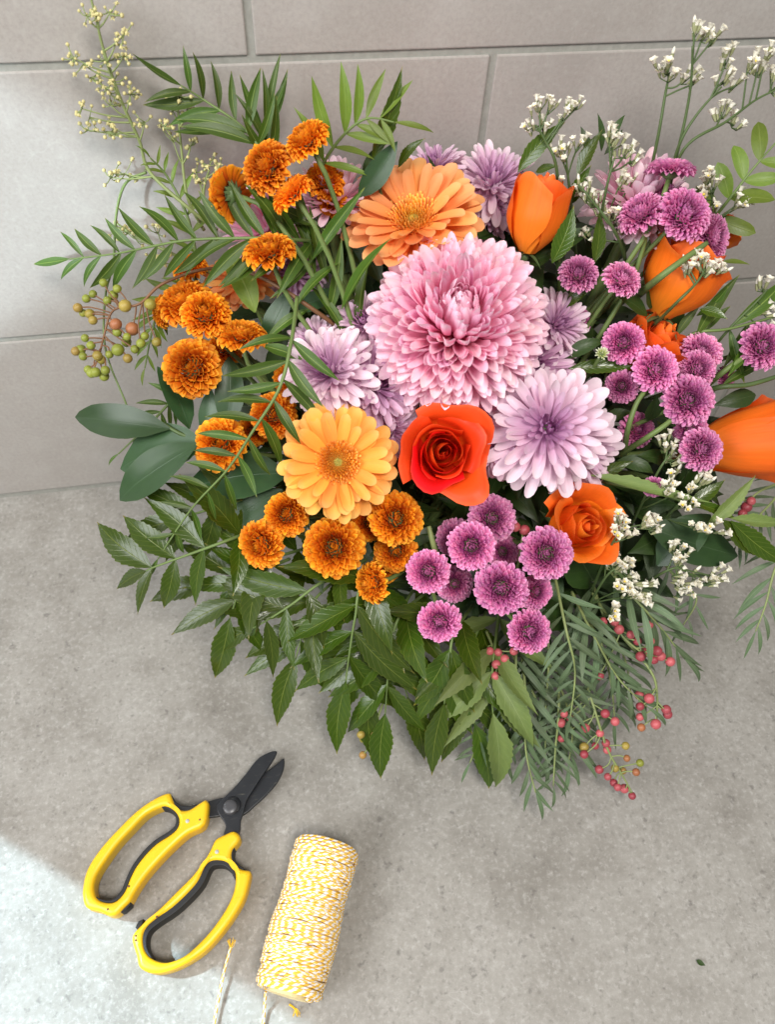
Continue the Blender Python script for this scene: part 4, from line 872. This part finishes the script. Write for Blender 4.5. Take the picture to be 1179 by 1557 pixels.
berries('column of dull red berries hanging between serrated and pepper leaves', [(740, 960, .03), (755, 1000, .006), (765, 1060, .004)], [(758, 992), (745, 990), (768, 1002), (755, 1010), (764, 1018), (754, 1028), (768, 1037), (758, 1044), (770, 1056), (776, 1060), (782, 990)], 'berry_r', 7.2, .004)
berries('tight cluster of red berries at the right of the pepper fronds', [(900, 900, .04), (950, 970, .004), (990, 1000, .0)], [(1000, 990), (1006, 998), (995, 1003), (1020, 1006), (980, 992), (975, 998), (960, 965), (988, 950), (942, 957), (918, 945), (912, 1027), (935, 945), (970, 975), (990, 975)], 'berry_r', 7.4, 0)
berries('loose cluster of red berries furthest right over the counter', [(940, 960, .02), (990, 1020, .0), (1000, 1060, .0), (998, 1110, .002)], [(973, 1057), (988, 1062), (974, 1074), (974, 1090), (998, 1101), (1014, 1079), (1016, 1086), (976, 1106, 'berry_m', .8)], 'berry_r', 7.4, 0)
berries('cluster of red and greenish berries lowest of all over the counter', [(880, 1000, .03), (905, 1080, .006), (925, 1140, .004), (945, 1175, .004), (962, 1205, .004)], [(921, 1085), (936, 1097), (854, 1099), (854, 1123), (889, 1136, 'berry_m', 1.1), (889, 1147), (906, 1134), (922, 1130), (924, 1140), (913, 1115), (891, 1107), (867, 1092), (952, 1134, 'berry_m', .9), (954, 1153, 'berry_m', .9), (974, 1160, 'berry_g', .9), (968, 1174, 'berry_m', .9), (912, 1170), (925, 1181), (934, 1190), (940, 1197), (950, 1199), (962, 1210), (936, 1168, 'berry_m'), (948, 1172, 'berry_m'), (858, 1085)], 'berry_r', 6.6, .004)
berries('three dull pink berries near the right edge below the rose', [(1200, 730, .03), (1160, 745, .02), (1135, 765, .018)], [(1143, 762), (1136, 771), (1130, 781), (1112, 770, 'berry_r', .8)], 'berry_r', 8, .018)
berries('two pale pink berries beside the small open orange rose', [(780, 900, .04), (790, 850, .01), (795, 815, .0)], [(798, 806), (784, 801)], 'berry_r', 8, .0, tint=(1.4, 1.8, 1.6, 1))
berries('few brownish green berries under the hanging serrated leaves', [(600, 1020, .03), (575, 1090, .012), (560, 1130, .01)], [(549, 1117, 'berry_m'), (552, 1124), (570, 1118, 'berry_m'), (552, 1148, 'berry_m'), (568, 1147)], 'berry_g', 6.4, .010)

# ---------------------------------------------------------------- white statice sprigs
def floret_mesh(seed):
    rr = random.Random(seed); J = Join()
    J.add(tube([Vector((0, 0, 0)), Vector((0, 0, .25)), Vector((0, 0, .55))], [.07, .13, .16], 6, False), None, 1)
    n_ = 5
    for i in range(n_):
        a = 6.283 * i / n_; J.add(blade(.60, .38, [(0, .5), (.5, .9), (.85, 1), (1, .3)], 4, 2, R(rr.uniform(-45, 5)), cup=.8), Matrix.Rotation(a, 4, 'Z') @ frame(Vector((.07, 0, .42)), Vector((.36, 0, .93)), Vector((-.93, 0, .36))), 0)
    if seed % 4: J.add(sphere(.11, 6, 4), Matrix.Translation((0, 0, .70)), 2)
    return J.mesh('statice_floret', [M['white'], M['bract'], M['yolk']])
def bud_mesh():
    J = Join(); J.add(tube([Vector((0, 0, 0)), Vector((0, 0, .3)), Vector((0, 0, .6))], [.07, .15, .14], 6, False), None, 1)
    J.add(tube([Vector((0, 0, .5)), Vector((0, 0, .75)), Vector((0, 0, .95)), Vector((0, 0, 1.08))], [.12, .14, .10, .02], 6), None, 0)
    return J.mesh('statice_bud', [M['white'], M['bract'], M['yolk']])
FLO = [floret_mesh(i) for i in range(4)] + [bud_mesh()]
def statice(label, stempts, clusters, seed, dz=0.0, stem='stemdark', r=.00085, fl=18):
    rr = random.Random(seed); P = spline(W3(stempts), 8); org = P[0].copy(); root = thing('statice_sprig', label, 'flower', Matrix.Translation(org), 'white statice sprigs')
    J = Join(); J.add(tube([p - org for p in P], [r * (1.3 - .7 * i / len(P)) for i in range(len(P))], 6))
    for (x, y, n_) in clusters:
        c = S(x, y, dz); q = min(range(len(P)), key=lambda i: (P[i] - c).length); q = max(0, q - 4)
        s0 = P[q]; d = (c - s0); d = d.normalized() if d.length > .003 else (P[-1] - P[-2]).normalized()
        up = (d * .7 + UP * .5 + BACK * .35).normalized()
        px = zs(x, y, dz) / F; foot = c - up * 11 * px
        J.add(tube([v - org for v in spline([s0, (s0 + foot) / 2 + UP * px * rr.uniform(-4, 4), foot], 5)], r * .62, 5))
        for i in range(n_):
            off = (RIGHT * rr.gauss(0, 8) + UP * rr.gauss(0, 8) + BACK * rr.gauss(0, 6)) * px
            b = foot + off * .55 + up * rr.uniform(-7, 7) * px
            fd = (up + off.normalized() * rr.uniform(.2, .7) + BACK * .25).normalized()
            J.add(tube([foot - up * 5 * px - org, b - org], r * .4, 4))
            L = fl * px * rr.uniform(.8, 1.15)
            obj('floret', rr.choice(FLO), root, Matrix.Translation(-org) @ zframe(b, fd, rr.uniform(0, 6)) @ Matrix.Scale(L, 4))
    obj('stem', J.mesh('stem', [M[stem]]), root)
statice('white statice sprig standing tallest at the top right', [(1000, 330, .02), (1030, 235, -.002), (1050, 140, -.006), (1054, 70, -.004)], [(1058, 42, 6), (1072, 45, 4), (1088, 52, 7)], 1)
statice('white statice sprig left of the tallest one with a forked head', [(975, 330, .02), (1000, 215, 0), (1013, 140, 0), (1020, 110, 0)], [(1016, 97, 9), (1022, 108, 4), (1048, 113, 5), (1062, 118, 4)], 2)
statice('white statice sprig just right of the tallest one', [(1010, 310, .02), (1032, 225, -.004), (1060, 175, -.006), (1098, 132, -.004)], [(1108, 85, 6), (1108, 110, 7), (1122, 122, 6)], 3)
statice('white statice sprig leaning out to the top right corner', [(1010, 320, .02), (1040, 228, -.008), (1105, 185, -.008), (1150, 152, -.004), (1185, 135, -.004)], [(1140, 88, 6), (1155, 98, 9), (1165, 80, 4), (1102, 165, 8), (1122, 182, 7), (1178, 122, 8)], 4)
statice('white statice sprig at the left end of the upper right group, before grey tiles', [(850, 400, .04), (848, 265, .0), (830, 215, -.002), (815, 190, -.002)], [(822, 152, 7), (836, 158, 5), (806, 178, 6), (828, 185, 6), (870, 156, 6), (862, 166, 4), (884, 150, 3)], 5, fl=16)
statice('white statice sprig between pointed leaves above the orange bud', [(880, 420, .04), (868, 300, .006), (862, 250, .004)], [(850, 222, 6), (862, 228, 5), (845, 272, 4), (880, 215, 4)], 6, fl=16)
statice('white statice sprig in front of the pale pink top right bloom', [(900, 420, .04), (920, 300, -.010), (935, 240, -.012)], [(928, 200, 7), (934, 212, 5), (955, 225, 7), (965, 235, 5), (945, 272, 4), (960, 275, 3)], 7)
statice('white statice sprig lying in a dense band left of the purple top right cluster', [(960, 430, .04), (940, 360, -.006), (905, 310, -.012), (880, 280, -.01)], [(880, 275, 6), (890, 290, 8), (900, 300, 8), (912, 312, 8), (925, 322, 6), (938, 332, 7), (948, 342, 5), (893, 355, 4)], 8, fl=15)
statice('white statice sprig right of the pale pink top right bloom', [(1060, 400, .03), (1080, 330, .01), (1085, 285, .004)], [(1078, 265, 8), (1090, 275, 6), (1068, 290, 5), (1093, 312, 5), (1128, 302, 7), (1140, 300, 3)], 9, fl=17)
statice('white statice sprig on dark stems crossing the cupped orange rose', [(990, 500, .01), (1030, 460, -.026), (1060, 430, -.028), (1075, 405, -.026)], [(1048, 398, 5), (1072, 402, 8), (1085, 410, 5), (1102, 402, 5), (1065, 388, 4), (1040, 400, 3)], 10, dz=-.026)
statice('white statice sprig at the right edge above the cut purple flower', [(1060, 560, .03), (1110, 500, .002), (1150, 460, -.004), (1168, 440, -.004)], [(1165, 428, 5), (1170, 465, 7), (1176, 495, 4)], 11)
statice('white statice sprig left of the purple flower on the side-on rose', [(960, 800, .04), (1000, 720, -.008), (1020, 690, -.012)], [(1018, 670, 7), (1030, 690, 6), (1015, 735, 8), (1025, 748, 6), (1030, 722, 3)], 12, dz=-.012)
statice('white statice sprig under the large side-on rose', [(1000, 800, .03), (1040, 760, -.006), (1060, 735, -.012)], [(1058, 730, 7), (1075, 725, 6), (1052, 762, 5), (1072, 802, 5), (1092, 802, 5)], 13, dz=-.012)
statice('white statice sprig touching the right petals of the small open orange rose', [(900, 900, .04), (930, 830, -.004), (950, 800, -.01)], [(942, 800, 8), (952, 812, 6), (985, 790, 7), (1000, 798, 6), (940, 785, 4)], 14, dz=-.012)
statice('bushy white statice sprig below the small open orange rose', [(880, 950, .05), (920, 880, .004), (945, 860, .0)], [(925, 845, 7), (938, 855, 7), (948, 868, 8), (960, 860, 6), (945, 892, 8), (962, 902, 9), (980, 908, 7), (935, 930, 7), (970, 885, 6), (990, 890, 5)], 15, dz=-.002, fl=17)
statice('white statice sprig right of the bushy one above the counter', [(960, 900, .04), (1010, 870, .006), (1040, 860, .004)], [(1030, 830, 7), (1040, 845, 7), (1038, 870, 6), (1045, 890, 7), (1070, 875, 5), (1090, 880, 7), (1100, 872, 4), (1048, 910, 4)], 16, dz=.002, fl=16)

# ---------------------------------------------------------------- cream blossom sprigs
def blossom(label, stempts, clusters, seed, dz=0.0):
    rr = random.Random(seed); P = spline(W3(stempts), 8); org = P[0].copy(); root = thing('cream_blossom_sprig', label, 'flower', Matrix.Translation(org))
    J = Join(); J.add(tube([p - org for p in P], [.0009 * (1.3 - .7 * i / len(P)) for i in range(len(P))], 6)); B = Join()
    for (x, y, n_) in clusters:
        c = S(x, y, dz); q = min(range(len(P)), key=lambda i: (P[i] - c).length); s0 = P[max(0, q - 3)]; px = zs(x, y, dz) / F
        J.add(tube([v - org for v in spline([s0, (s0 + c) / 2 - UP * 3 * px, c], 5)], [.0006 - .00003 * i for i in range(11)], 5))
        for i in range(n_):
            b = c + (RIGHT * rr.gauss(0, 9) + UP * rr.gauss(2, 8) + BACK * rr.gauss(0, 6)) * px
            mdp = c.lerp(b, .5) - UP * 2 * px
            J.add(tube([c - org, mdp - org, b - org], .00032, 4))
            if rr.random() < .3:
                for k in range(5):
                    B.add(blade(5.2 * px, 2.4 * px, [(0, .6), (.5, 1), (1, .2)], 2, 2, R(-30), cup=.5), Matrix.Translation(b - org) @ zframe(Vector(), CV(rr.uniform(-.5, .5), rr.uniform(-.2, .7), 1)) @ Matrix.Rotation(k * 1.2566, 4, 'Z'))
            B.add(sphere(rr.uniform(2.2, 3.3) * px, 7, 5), Matrix.Translation(b - org))
    obj('stem', J.mesh('stem', [M['stempale']]), root)
    o = obj('blossoms', B.mesh('blossoms', [M['cream']]), root); o['kind'] = 'stuff'
blossom('tall cream blossom sprig reaching the top edge at the left', [(330, 350, .02), (285, 315, .004), (228, 262, 0), (212, 215, 0), (185, 155, 0), (160, 85, 0), (146, 30, 0), (134, -20, 0)],
 [(132, 25, 9), (150, 22, 9), (166, 20, 6), (188, 52, 9), (176, 66, 6), (112, 88, 10), (126, 98, 5), (188, 85, 10), (160, 92, 9), (138, 118, 6), (170, 125, 8), (198, 142, 10), (168, 160, 8), (124, 165, 7), (136, 178, 5), (133, 198, 6), (162, 200, 9), (168, 192, 6), (220, 186, 7), (168, 270, 7), (190, 264, 7), (155, 130, 5), (178, 140, 5)], 1)
blossom('short upright cream blossom sprig between the tall one and the upper frond', [(310, 350, .02), (285, 300, .006), (275, 220, .004), (270, 160, .004)], [(270, 145, 10), (262, 166, 6), (284, 172, 8), (250, 193, 9), (264, 217, 5), (290, 222, 8)], 2, .004)
blossom('cream blossom cluster touching the back of the turned-away orange flower', [(330, 360, .02), (310, 300, .008), (318, 258, .004)], [(318, 252, 10), (335, 250, 7), (304, 275, 6), (298, 262, 5)], 3, .006)
blossom('sparse cream blossoms hanging under the long feathery frond', [(330, 420, .03), (260, 385, .014), (215, 365, .010), (178, 340, .01)], [(194, 355, 8), (205, 362, 6), (240, 355, 5), (236, 392, 7), (250, 400, 5), (178, 345, 5)], 4, .010)
# long bare arching stems
def bare(name, label, pts, r, mat):
    P = spline(W3(pts), 8); org = P[0].copy(); q = tube([p - org for p in P], [r * (1.1 - .4 * i / len(P)) for i in range(len(P))], 7)
    o = obj(name, mesh(name, q[0], q[1], M[mat], q[2]), None, Matrix.Translation(org)); return tag(o, label, 'stem')
bare('red_stem', 'reddish bare stem slanting behind the left orange flowers', [(545, 520, .03), (490, 480, .004), (430, 440, -.002), (380, 415, .004), (330, 408, .010)], .0014, 'stemred')
bare('green_stem', 'thin green stem arching down to the left tiles beside the berries', [(222, 262, .0), (190, 280, .002), (176, 330, .004), (172, 400, .004), (160, 450, .006), (160, 530, .006), (190, 610, .010), (215, 670, .02)], .0008, 'stem')
bare('green_stem', 'thick green stem from the lower purple cluster down between leaves', [(672, 870, .02), (660, 830, .006), (652, 800, .006)], .0020, 'stempale')
bare('green_stem', 'green stem crossing diagonally in front of the shaded purple flower', [(945, 690, .02), (985, 665, -.012), (1020, 640, -.016), (1040, 620, -.012)], .0018, 'stem')
bare('green_stem', 'green stem rising beside the small purple flower with green eye', [(950, 690, .02), (955, 655, -.008), (968, 615, -.012), (985, 590, -.01)], .0018, 'stem')
bare('green_stem', 'dark stem running out to the right edge above the side-on rose', [(1040, 610, .03), (1090, 590, .002), (1140, 585, -.004), (1190, 570, -.004)], .0018, 'stemdark')
bare('green_stem', 'green stem slanting to the cut purple flower at the right edge', [(1060, 600, .03), (1095, 570, .0), (1130, 545, -.004), (1160, 530, 0)], .0019, 'stem')
bare('green_stem', 'bright green stem slanting across the cupped orange rose', [(970, 450, .02), (1000, 425, -.024), (1040, 395, -.030), (1075, 370, -.022)], .0021, 'stem')

# ---------------------------------------------------------------- pruning shears
def plate(name, outer, holes, h0, h1, mat, parent, org, crop, bev=.0012, res=3):
    """traced outline standing on the plane at h0, thickness up to h1, with rounded rims"""
    def pt(c): x, y = crop[0] + c[0] * crop[2], crop[1] + c[1] * crop[2]; return G(x, y, h1)
    cu = bpy.data.curves.new(name, 'CURVE'); cu.dimensions = '2D'; cu.fill_mode = 'BOTH'
    for loop in [outer] + holes:
        pts = [pt(c) for c in loop]
        if res:
            cl = pts + []; sm = []
            n_ = len(cl)
            for i in range(n_):
                p0, p1, p2, p3 = cl[i - 1], cl[i], cl[(i + 1) % n_], cl[(i + 2) % n_]
                for k in range(res):
                    s = k / res; sm.append(.5 * (2 * p1 + (p2 - p0) * s + (2 * p0 - 5 * p1 + 4 * p2 - p3) * s * s + (3 * p1 - p0 - 3 * p2 + p3) * s ** 3))
            pts = sm
        sp = cu.splines.new('POLY'); sp.points.add(len(pts) - 1); sp.use_cyclic_u = True
        for q, p in zip(sp.points, pts): q.co = (p.x - org.x, p.y - org.y, 0, 1)
    cu.extrude = max(.00005, (h1 - h0) / 2 - bev); cu.bevel_depth = bev; cu.bevel_resolution = 3; cu.offset = -bev
    tmp = bpy.data.objects.new(name, cu); col.objects.link(tmp)
    me = bpy.data.meshes.new_from_object(tmp.evaluated_get(bpy.context.evaluated_depsgraph_get()))
    bpy.data.objects.remove(tmp); me.materials.clear(); me.materials.append(mat); me.name = name
    me.polygons.foreach_set('use_smooth', [True] * len(me.polygons))
    try: me.set_sharp_from_angle(angle=R(50))
    except Exception: pass
    return obj(name, me, parent, Matrix.Translation((0, 0, (h0 + h1) / 2 - org.z)))
CR = (100, 1120, .3053)
so = G(345, 1225, 0); shears = thing('pruning_shears', 'yellow-handled pruning shears with black blades, open on the counter', 'shears', Matrix.Translation(so))
UH = [(515, 278), (470, 290), (400, 330), (330, 385), (260, 455), (190, 530), (130, 610), (95, 680), (80, 750), (80, 800), (95, 845), (130, 860), (170, 870), (215, 890), (250, 885), (285, 850), (320, 815), (345, 770), (400, 690), (470, 610), (540, 540), (610, 480), (690, 437), (710, 345), (705, 320), (690, 313), (655, 335), (615, 360), (575, 363), (545, 340), (527, 300)]
UI = [(475, 348), (510, 350), (545, 375), (562, 410), (555, 450), (520, 485), (450, 530), (390, 590), (345, 650), (315, 710), (290, 770), (250, 815), (205, 825), (160, 810), (140, 775), (138, 730), (155, 680), (200, 610), (260, 530), (330, 455), (400, 385)]
LH = [(835, 468), (865, 490), (862, 520), (830, 560), (825, 600), (845, 640), (880, 660), (918, 668), (915, 710), (890, 800), (840, 890), (770, 985), (690, 1070), (600, 1130), (520, 1165), (450, 1178), (390, 1165), (360, 1140), (350, 1090), (328, 1020), (335, 980), (390, 920), (470, 850), (550, 770), (630, 690), (690, 610), (720, 560), (745, 510), (790, 485)]
LI = [(760, 615), (800, 625), (835, 660), (845, 700), (835, 770), (800, 850), (740, 940), (670, 1020), (590, 1090), (520, 1120), (470, 1122), (420, 1100), (390, 1060), (382, 1000), (400, 950), (450, 905), (530, 850), (610, 775), (660, 715), (690, 650), (720, 620)]
HT = .0165
h1 = plate('handle', UH, [UI], .002, HT, M['yellow'], shears, so, CR, .0028)
h2 = plate('handle', LH, [LI], .002, HT, M['yellow'], shears, so, CR, .0028)
def strip(outer, inner): return outer + inner[::-1]
def liner(path, wd, parent):
    """rubber liner: wall of width wd following a piece of the opening, just inside it"""
    n_ = len(path); a = []
    cx = sum(p[0] for p in path) / n_
    ins = []
    for i, p in enumerate(path):
        q0 = path[max(0, i - 1)]; q1 = path[min(n_ - 1, i + 1)]; dx, dy = q1[0] - q0[0], q1[1] - q0[1]; l = math.hypot(dx, dy)
        k = wd * math.sin(math.pi * (i + .35) / (n_ - .3)) ** .5
        ins.append((p[0] - dy / l * k, p[1] + dx / l * k))
    out = [(p[0] + (p[0] - q[0]) * .25, p[1] + (p[1] - q[1]) * .25) for p, q in zip(path, ins)]
    return plate('grip_liner', strip(out, ins), [], .003, HT - .0016, M['black_rubber'], shears, so, CR, .0006)
liner([(478, 347), (510, 350), (545, 375), (562, 410), (555, 450), (520, 485), (450, 530), (390, 590), (345, 650), (315, 710), (290, 770), (250, 815), (205, 825), (160, 812), (148, 800)], 17, shears)
liner([(420, 1100), (390, 1060), (382, 1000), (400, 950), (450, 905), (530, 850), (610, 775), (660, 715), (690, 650), (720, 620), (760, 615), (800, 625), (835, 660), (845, 700)], 30, shears)
plate('notch_pad', [(524, 288), (542, 318), (578, 342), (625, 346), (652, 338), (625, 372), (575, 376), (535, 350)], [], .003, HT - .002, M['black_rubber'], shears, so, CR, .0006)
plate('notch_pad', [(858, 518), (838, 556), (836, 598), (856, 632), (890, 658), (860, 668), (826, 630), (816, 590), (822, 548)], [], .003, HT - .002, M['black_rubber'], shears, so, CR, .0006)
plate('latch', [(262, 858), (300, 820), (322, 818), (320, 840), (285, 872), (265, 876)], [], .004, HT - .003, M['black_rubber'], shears, so, CR, .0005, 0)
plate('latch', [(345, 950), (360, 920), (385, 908), (380, 935), (355, 962)], [], .004, HT - .003, M['black_rubber'], shears, so, CR, .0005, 0)
BA = [(1052, 75), (1030, 72), (985, 90), (945, 120), (900, 180), (850, 240), (800, 290), (760, 330), (750, 355), (760, 385), (785, 420), (797, 450), (785, 500), (860, 500), (870, 420), (885, 380), (900, 320), (930, 270), (985, 185), (1030, 120)]
BB = [(1088, 108), (1085, 160), (1055, 225), (1000, 290), (940, 345), (885, 390), (830, 390), (770, 395), (700, 405), (650, 400), (660, 335), (710, 322), (770, 305), (830, 300), (900, 270), (960, 200), (1020, 160), (1070, 120)]
plate('blade', BB, [], .0065, .0095, M['black_steel'], shears, so, CR, .0007, 2)
plate('blade', BA, [], .0098, .0128, M['black_steel'], shears, so, CR, .0007, 2)
def disc(name, c, rpx, z0, z1, mat, parent, org):
    p = G(CR[0] + c[0] * CR[2], CR[1] + c[1] * CR[2], z1); rr_ = rpx * CR[2] * .47 / F
    prof_ = [(rr_, z0), (rr_, z1 - .0006), (rr_ * .9, z1 - .0001), (rr_ * .3, z1)]
    V_ = []; n_ = 28
    for r_, z_ in prof_:
        for k in range(n_): V_.append((p.x - org.x + r_ * math.cos(6.28318 * k / n_), p.y - org.y + r_ * math.sin(6.28318 * k / n_), z_ - org.z))
    F_ = [(i * n_ + k, i * n_ + (k + 1) % n_, (i + 1) * n_ + (k + 1) % n_, (i + 1) * n_ + k) for i in range(3) for k in range(n_)] + [tuple(range(3 * n_, 4 * n_))]
    return obj(name, mesh(name, V_, F_, mat, None, True), parent)
disc('washer', (828, 340), 48, .0125, .0138, M['black_steel'], shears, so)
disc('pivot_bolt', (818, 348), 38, .0137, .0175, M['bolt'], shears, so)
disc('rivet', (605, 420), 11, HT - .002, HT + .0004, M['rivet'], shears, so); disc('rivet', (752, 573), 11, HT - .002, HT + .0004, M['rivet'], shears, so)
for c in [(667, 413), (208, 860), (452, 897), (348, 992), (313, 745), (347, 1015)]: disc('screw_hole', c, 6, HT - .002, HT + .0002, M['stemred'], shears, so)

# ---------------------------------------------------------------- twine spool
RS = .0212
sa, sb = G(500, 1281, RS), G(436, 1515, RS); sa.z = sb.z = RS
axd = (sb - sa).normalized(); LS = (sb - sa).length
spool = thing('twine_spool', 'spool of yellow and white twine lying beside the shears', 'twine', Matrix.Translation(sa))
e1_ = WUP.copy(); e2_ = axd.cross(e1_)
rr = random.Random(77); td = .00082
def rad_at(s): return RS - .0022 - .0035 * max(0, abs(s / LS - .5) - .455) / .045 + .0009 * math.sin(s / LS * 11 + .6) * .6
def wind(s0, s1, turns, lift, ph):
    n_ = int(abs(turns) * 30) + 2; out = []
    for i in range(n_ + 1):
        t = i / n_; s = s0 + (s1 - s0) * t; a = ph + 6.28318 * turns * t; r_ = rad_at(s) + lift
        out.append(axd * s + e1_ * (math.cos(a) * r_) + e2_ * (math.sin(a) * r_))
    return out, ph + 6.28318 * turns
J = Join(); ph = 0
path, ph = wind(.001, LS - .001, LS / (td * 1.9), -.0012, 0); J.add(tube(path, td, 6, True, True))
for pas in range(46):
    s0 = rr.uniform(.002, LS - .03) if pas > 4 else .001 + pas * LS / 5; w_ = rr.uniform(.018, .042); s1 = min(LS - .0015, s0 + w_)
    a, b = (s0, s1) if pas % 2 else (s1, s0)
    path, ph = wind(a, b, rr.uniform(1.6, 3.4), .0002 + .0013 * pas / 46, rr.uniform(0, 6)); J.add(tube(path, td, 6, True, True))
for pas in range(16):
    s0 = LS * pas / 16 + .001; s1 = min(LS - .001, s0 + LS / 16 * 1.3)
    path, ph = wind(s0, s1, (s1 - s0) / (td * 2.3), .0009 + .0007 * rr.random(), rr.uniform(0, 6))
    if pas % 3 != 1: J.add(tube(path, td, 6, True, True))
o = obj('winding', J.mesh('winding', [M['twine']]), spool)
q = tube([axd * .0, axd * LS], .012, 24); obj('core', mesh('core', q[0], q[1], M['core'], None, False), spool)
strand = [G(404, 1508, .012), G(402, 1535, .004), G(400, 1560, .002), G(392, 1620, .0015), G(355, 1660, .0015), G(322, 1610, .002), G(326, 1555, .003), G(333, 1515, .004), G(342, 1472, .006), G(351, 1440, .009)]
P = [p - sa for p in spline(strand, 14)]; q = tube(P, td * 1.05, 7, True, True); obj('loose_strand', mesh('loose_strand', q[0], q[1], M['twine'], q[2]), spool)
J = Join()
for (cx_, cy_, up_) in ((352, 1436, 1), (452, 1538, 0)):
    for i in range(16):
        b = G(cx_ - 1, cy_ + 6 * up_ - 5 * (1 - up_), .009 if up_ else .004); dx, dy = rr.uniform(-7, 7), (-rr.uniform(3, 12) if up_ else rr.uniform(2, 9))
        e = G(cx_ + dx, cy_ + dy, .009 + rr.uniform(-.003, .004) if up_ else .002); m_ = (b + e) / 2 + Vector((rr.uniform(-.001, .001), rr.uniform(-.001, .001), .0005))
        J.add(tube([v - sa for v in spline([b, m_, e], 3)], .00016, 4, True, True))
J.add(tube([v - sa for v in spline([G(440, 1527, .006), G(448, 1533, .004), G(452, 1540, .002)], 5)], .0006, 5, True, True))
obj('frayed_end', J.mesh('frayed_end', [M['yellow']]), spool)

kids = [c for c in shears.children if c.name.split('.')[0] in ('grip_liner', 'notch_pad', 'latch', 'rivet', 'screw_hole')]
def cen(o): 
    v = [o.matrix_basis @ q.co for q in o.data.vertices]; return sum(v, Vector()) / len(v)
for c in kids:
    p = cen(c)
    def near(h): return min((h.matrix_basis @ q.co - p).length for q in h.data.vertices)
    h = min((h1, h2), key=near); c.parent = h; c.matrix_parent_inverse = h.matrix_basis.inverted()

# crumb of leaf on the counter
b0_ = G(1060, 1460, .0015); b1_ = G(1074, 1468, .003)
o = obj('leaf_crumb', BANK['dark'][0], None, frame(b0_, b1_ - b0_, WUP) @ Matrix.Diagonal(((b1_ - b0_).length * 1.6, (b1_ - b0_).length, (b1_ - b0_).length, 1)))
tag(o, 'tiny dark green leaf crumb lying alone on the counter at lower right', 'leaf')
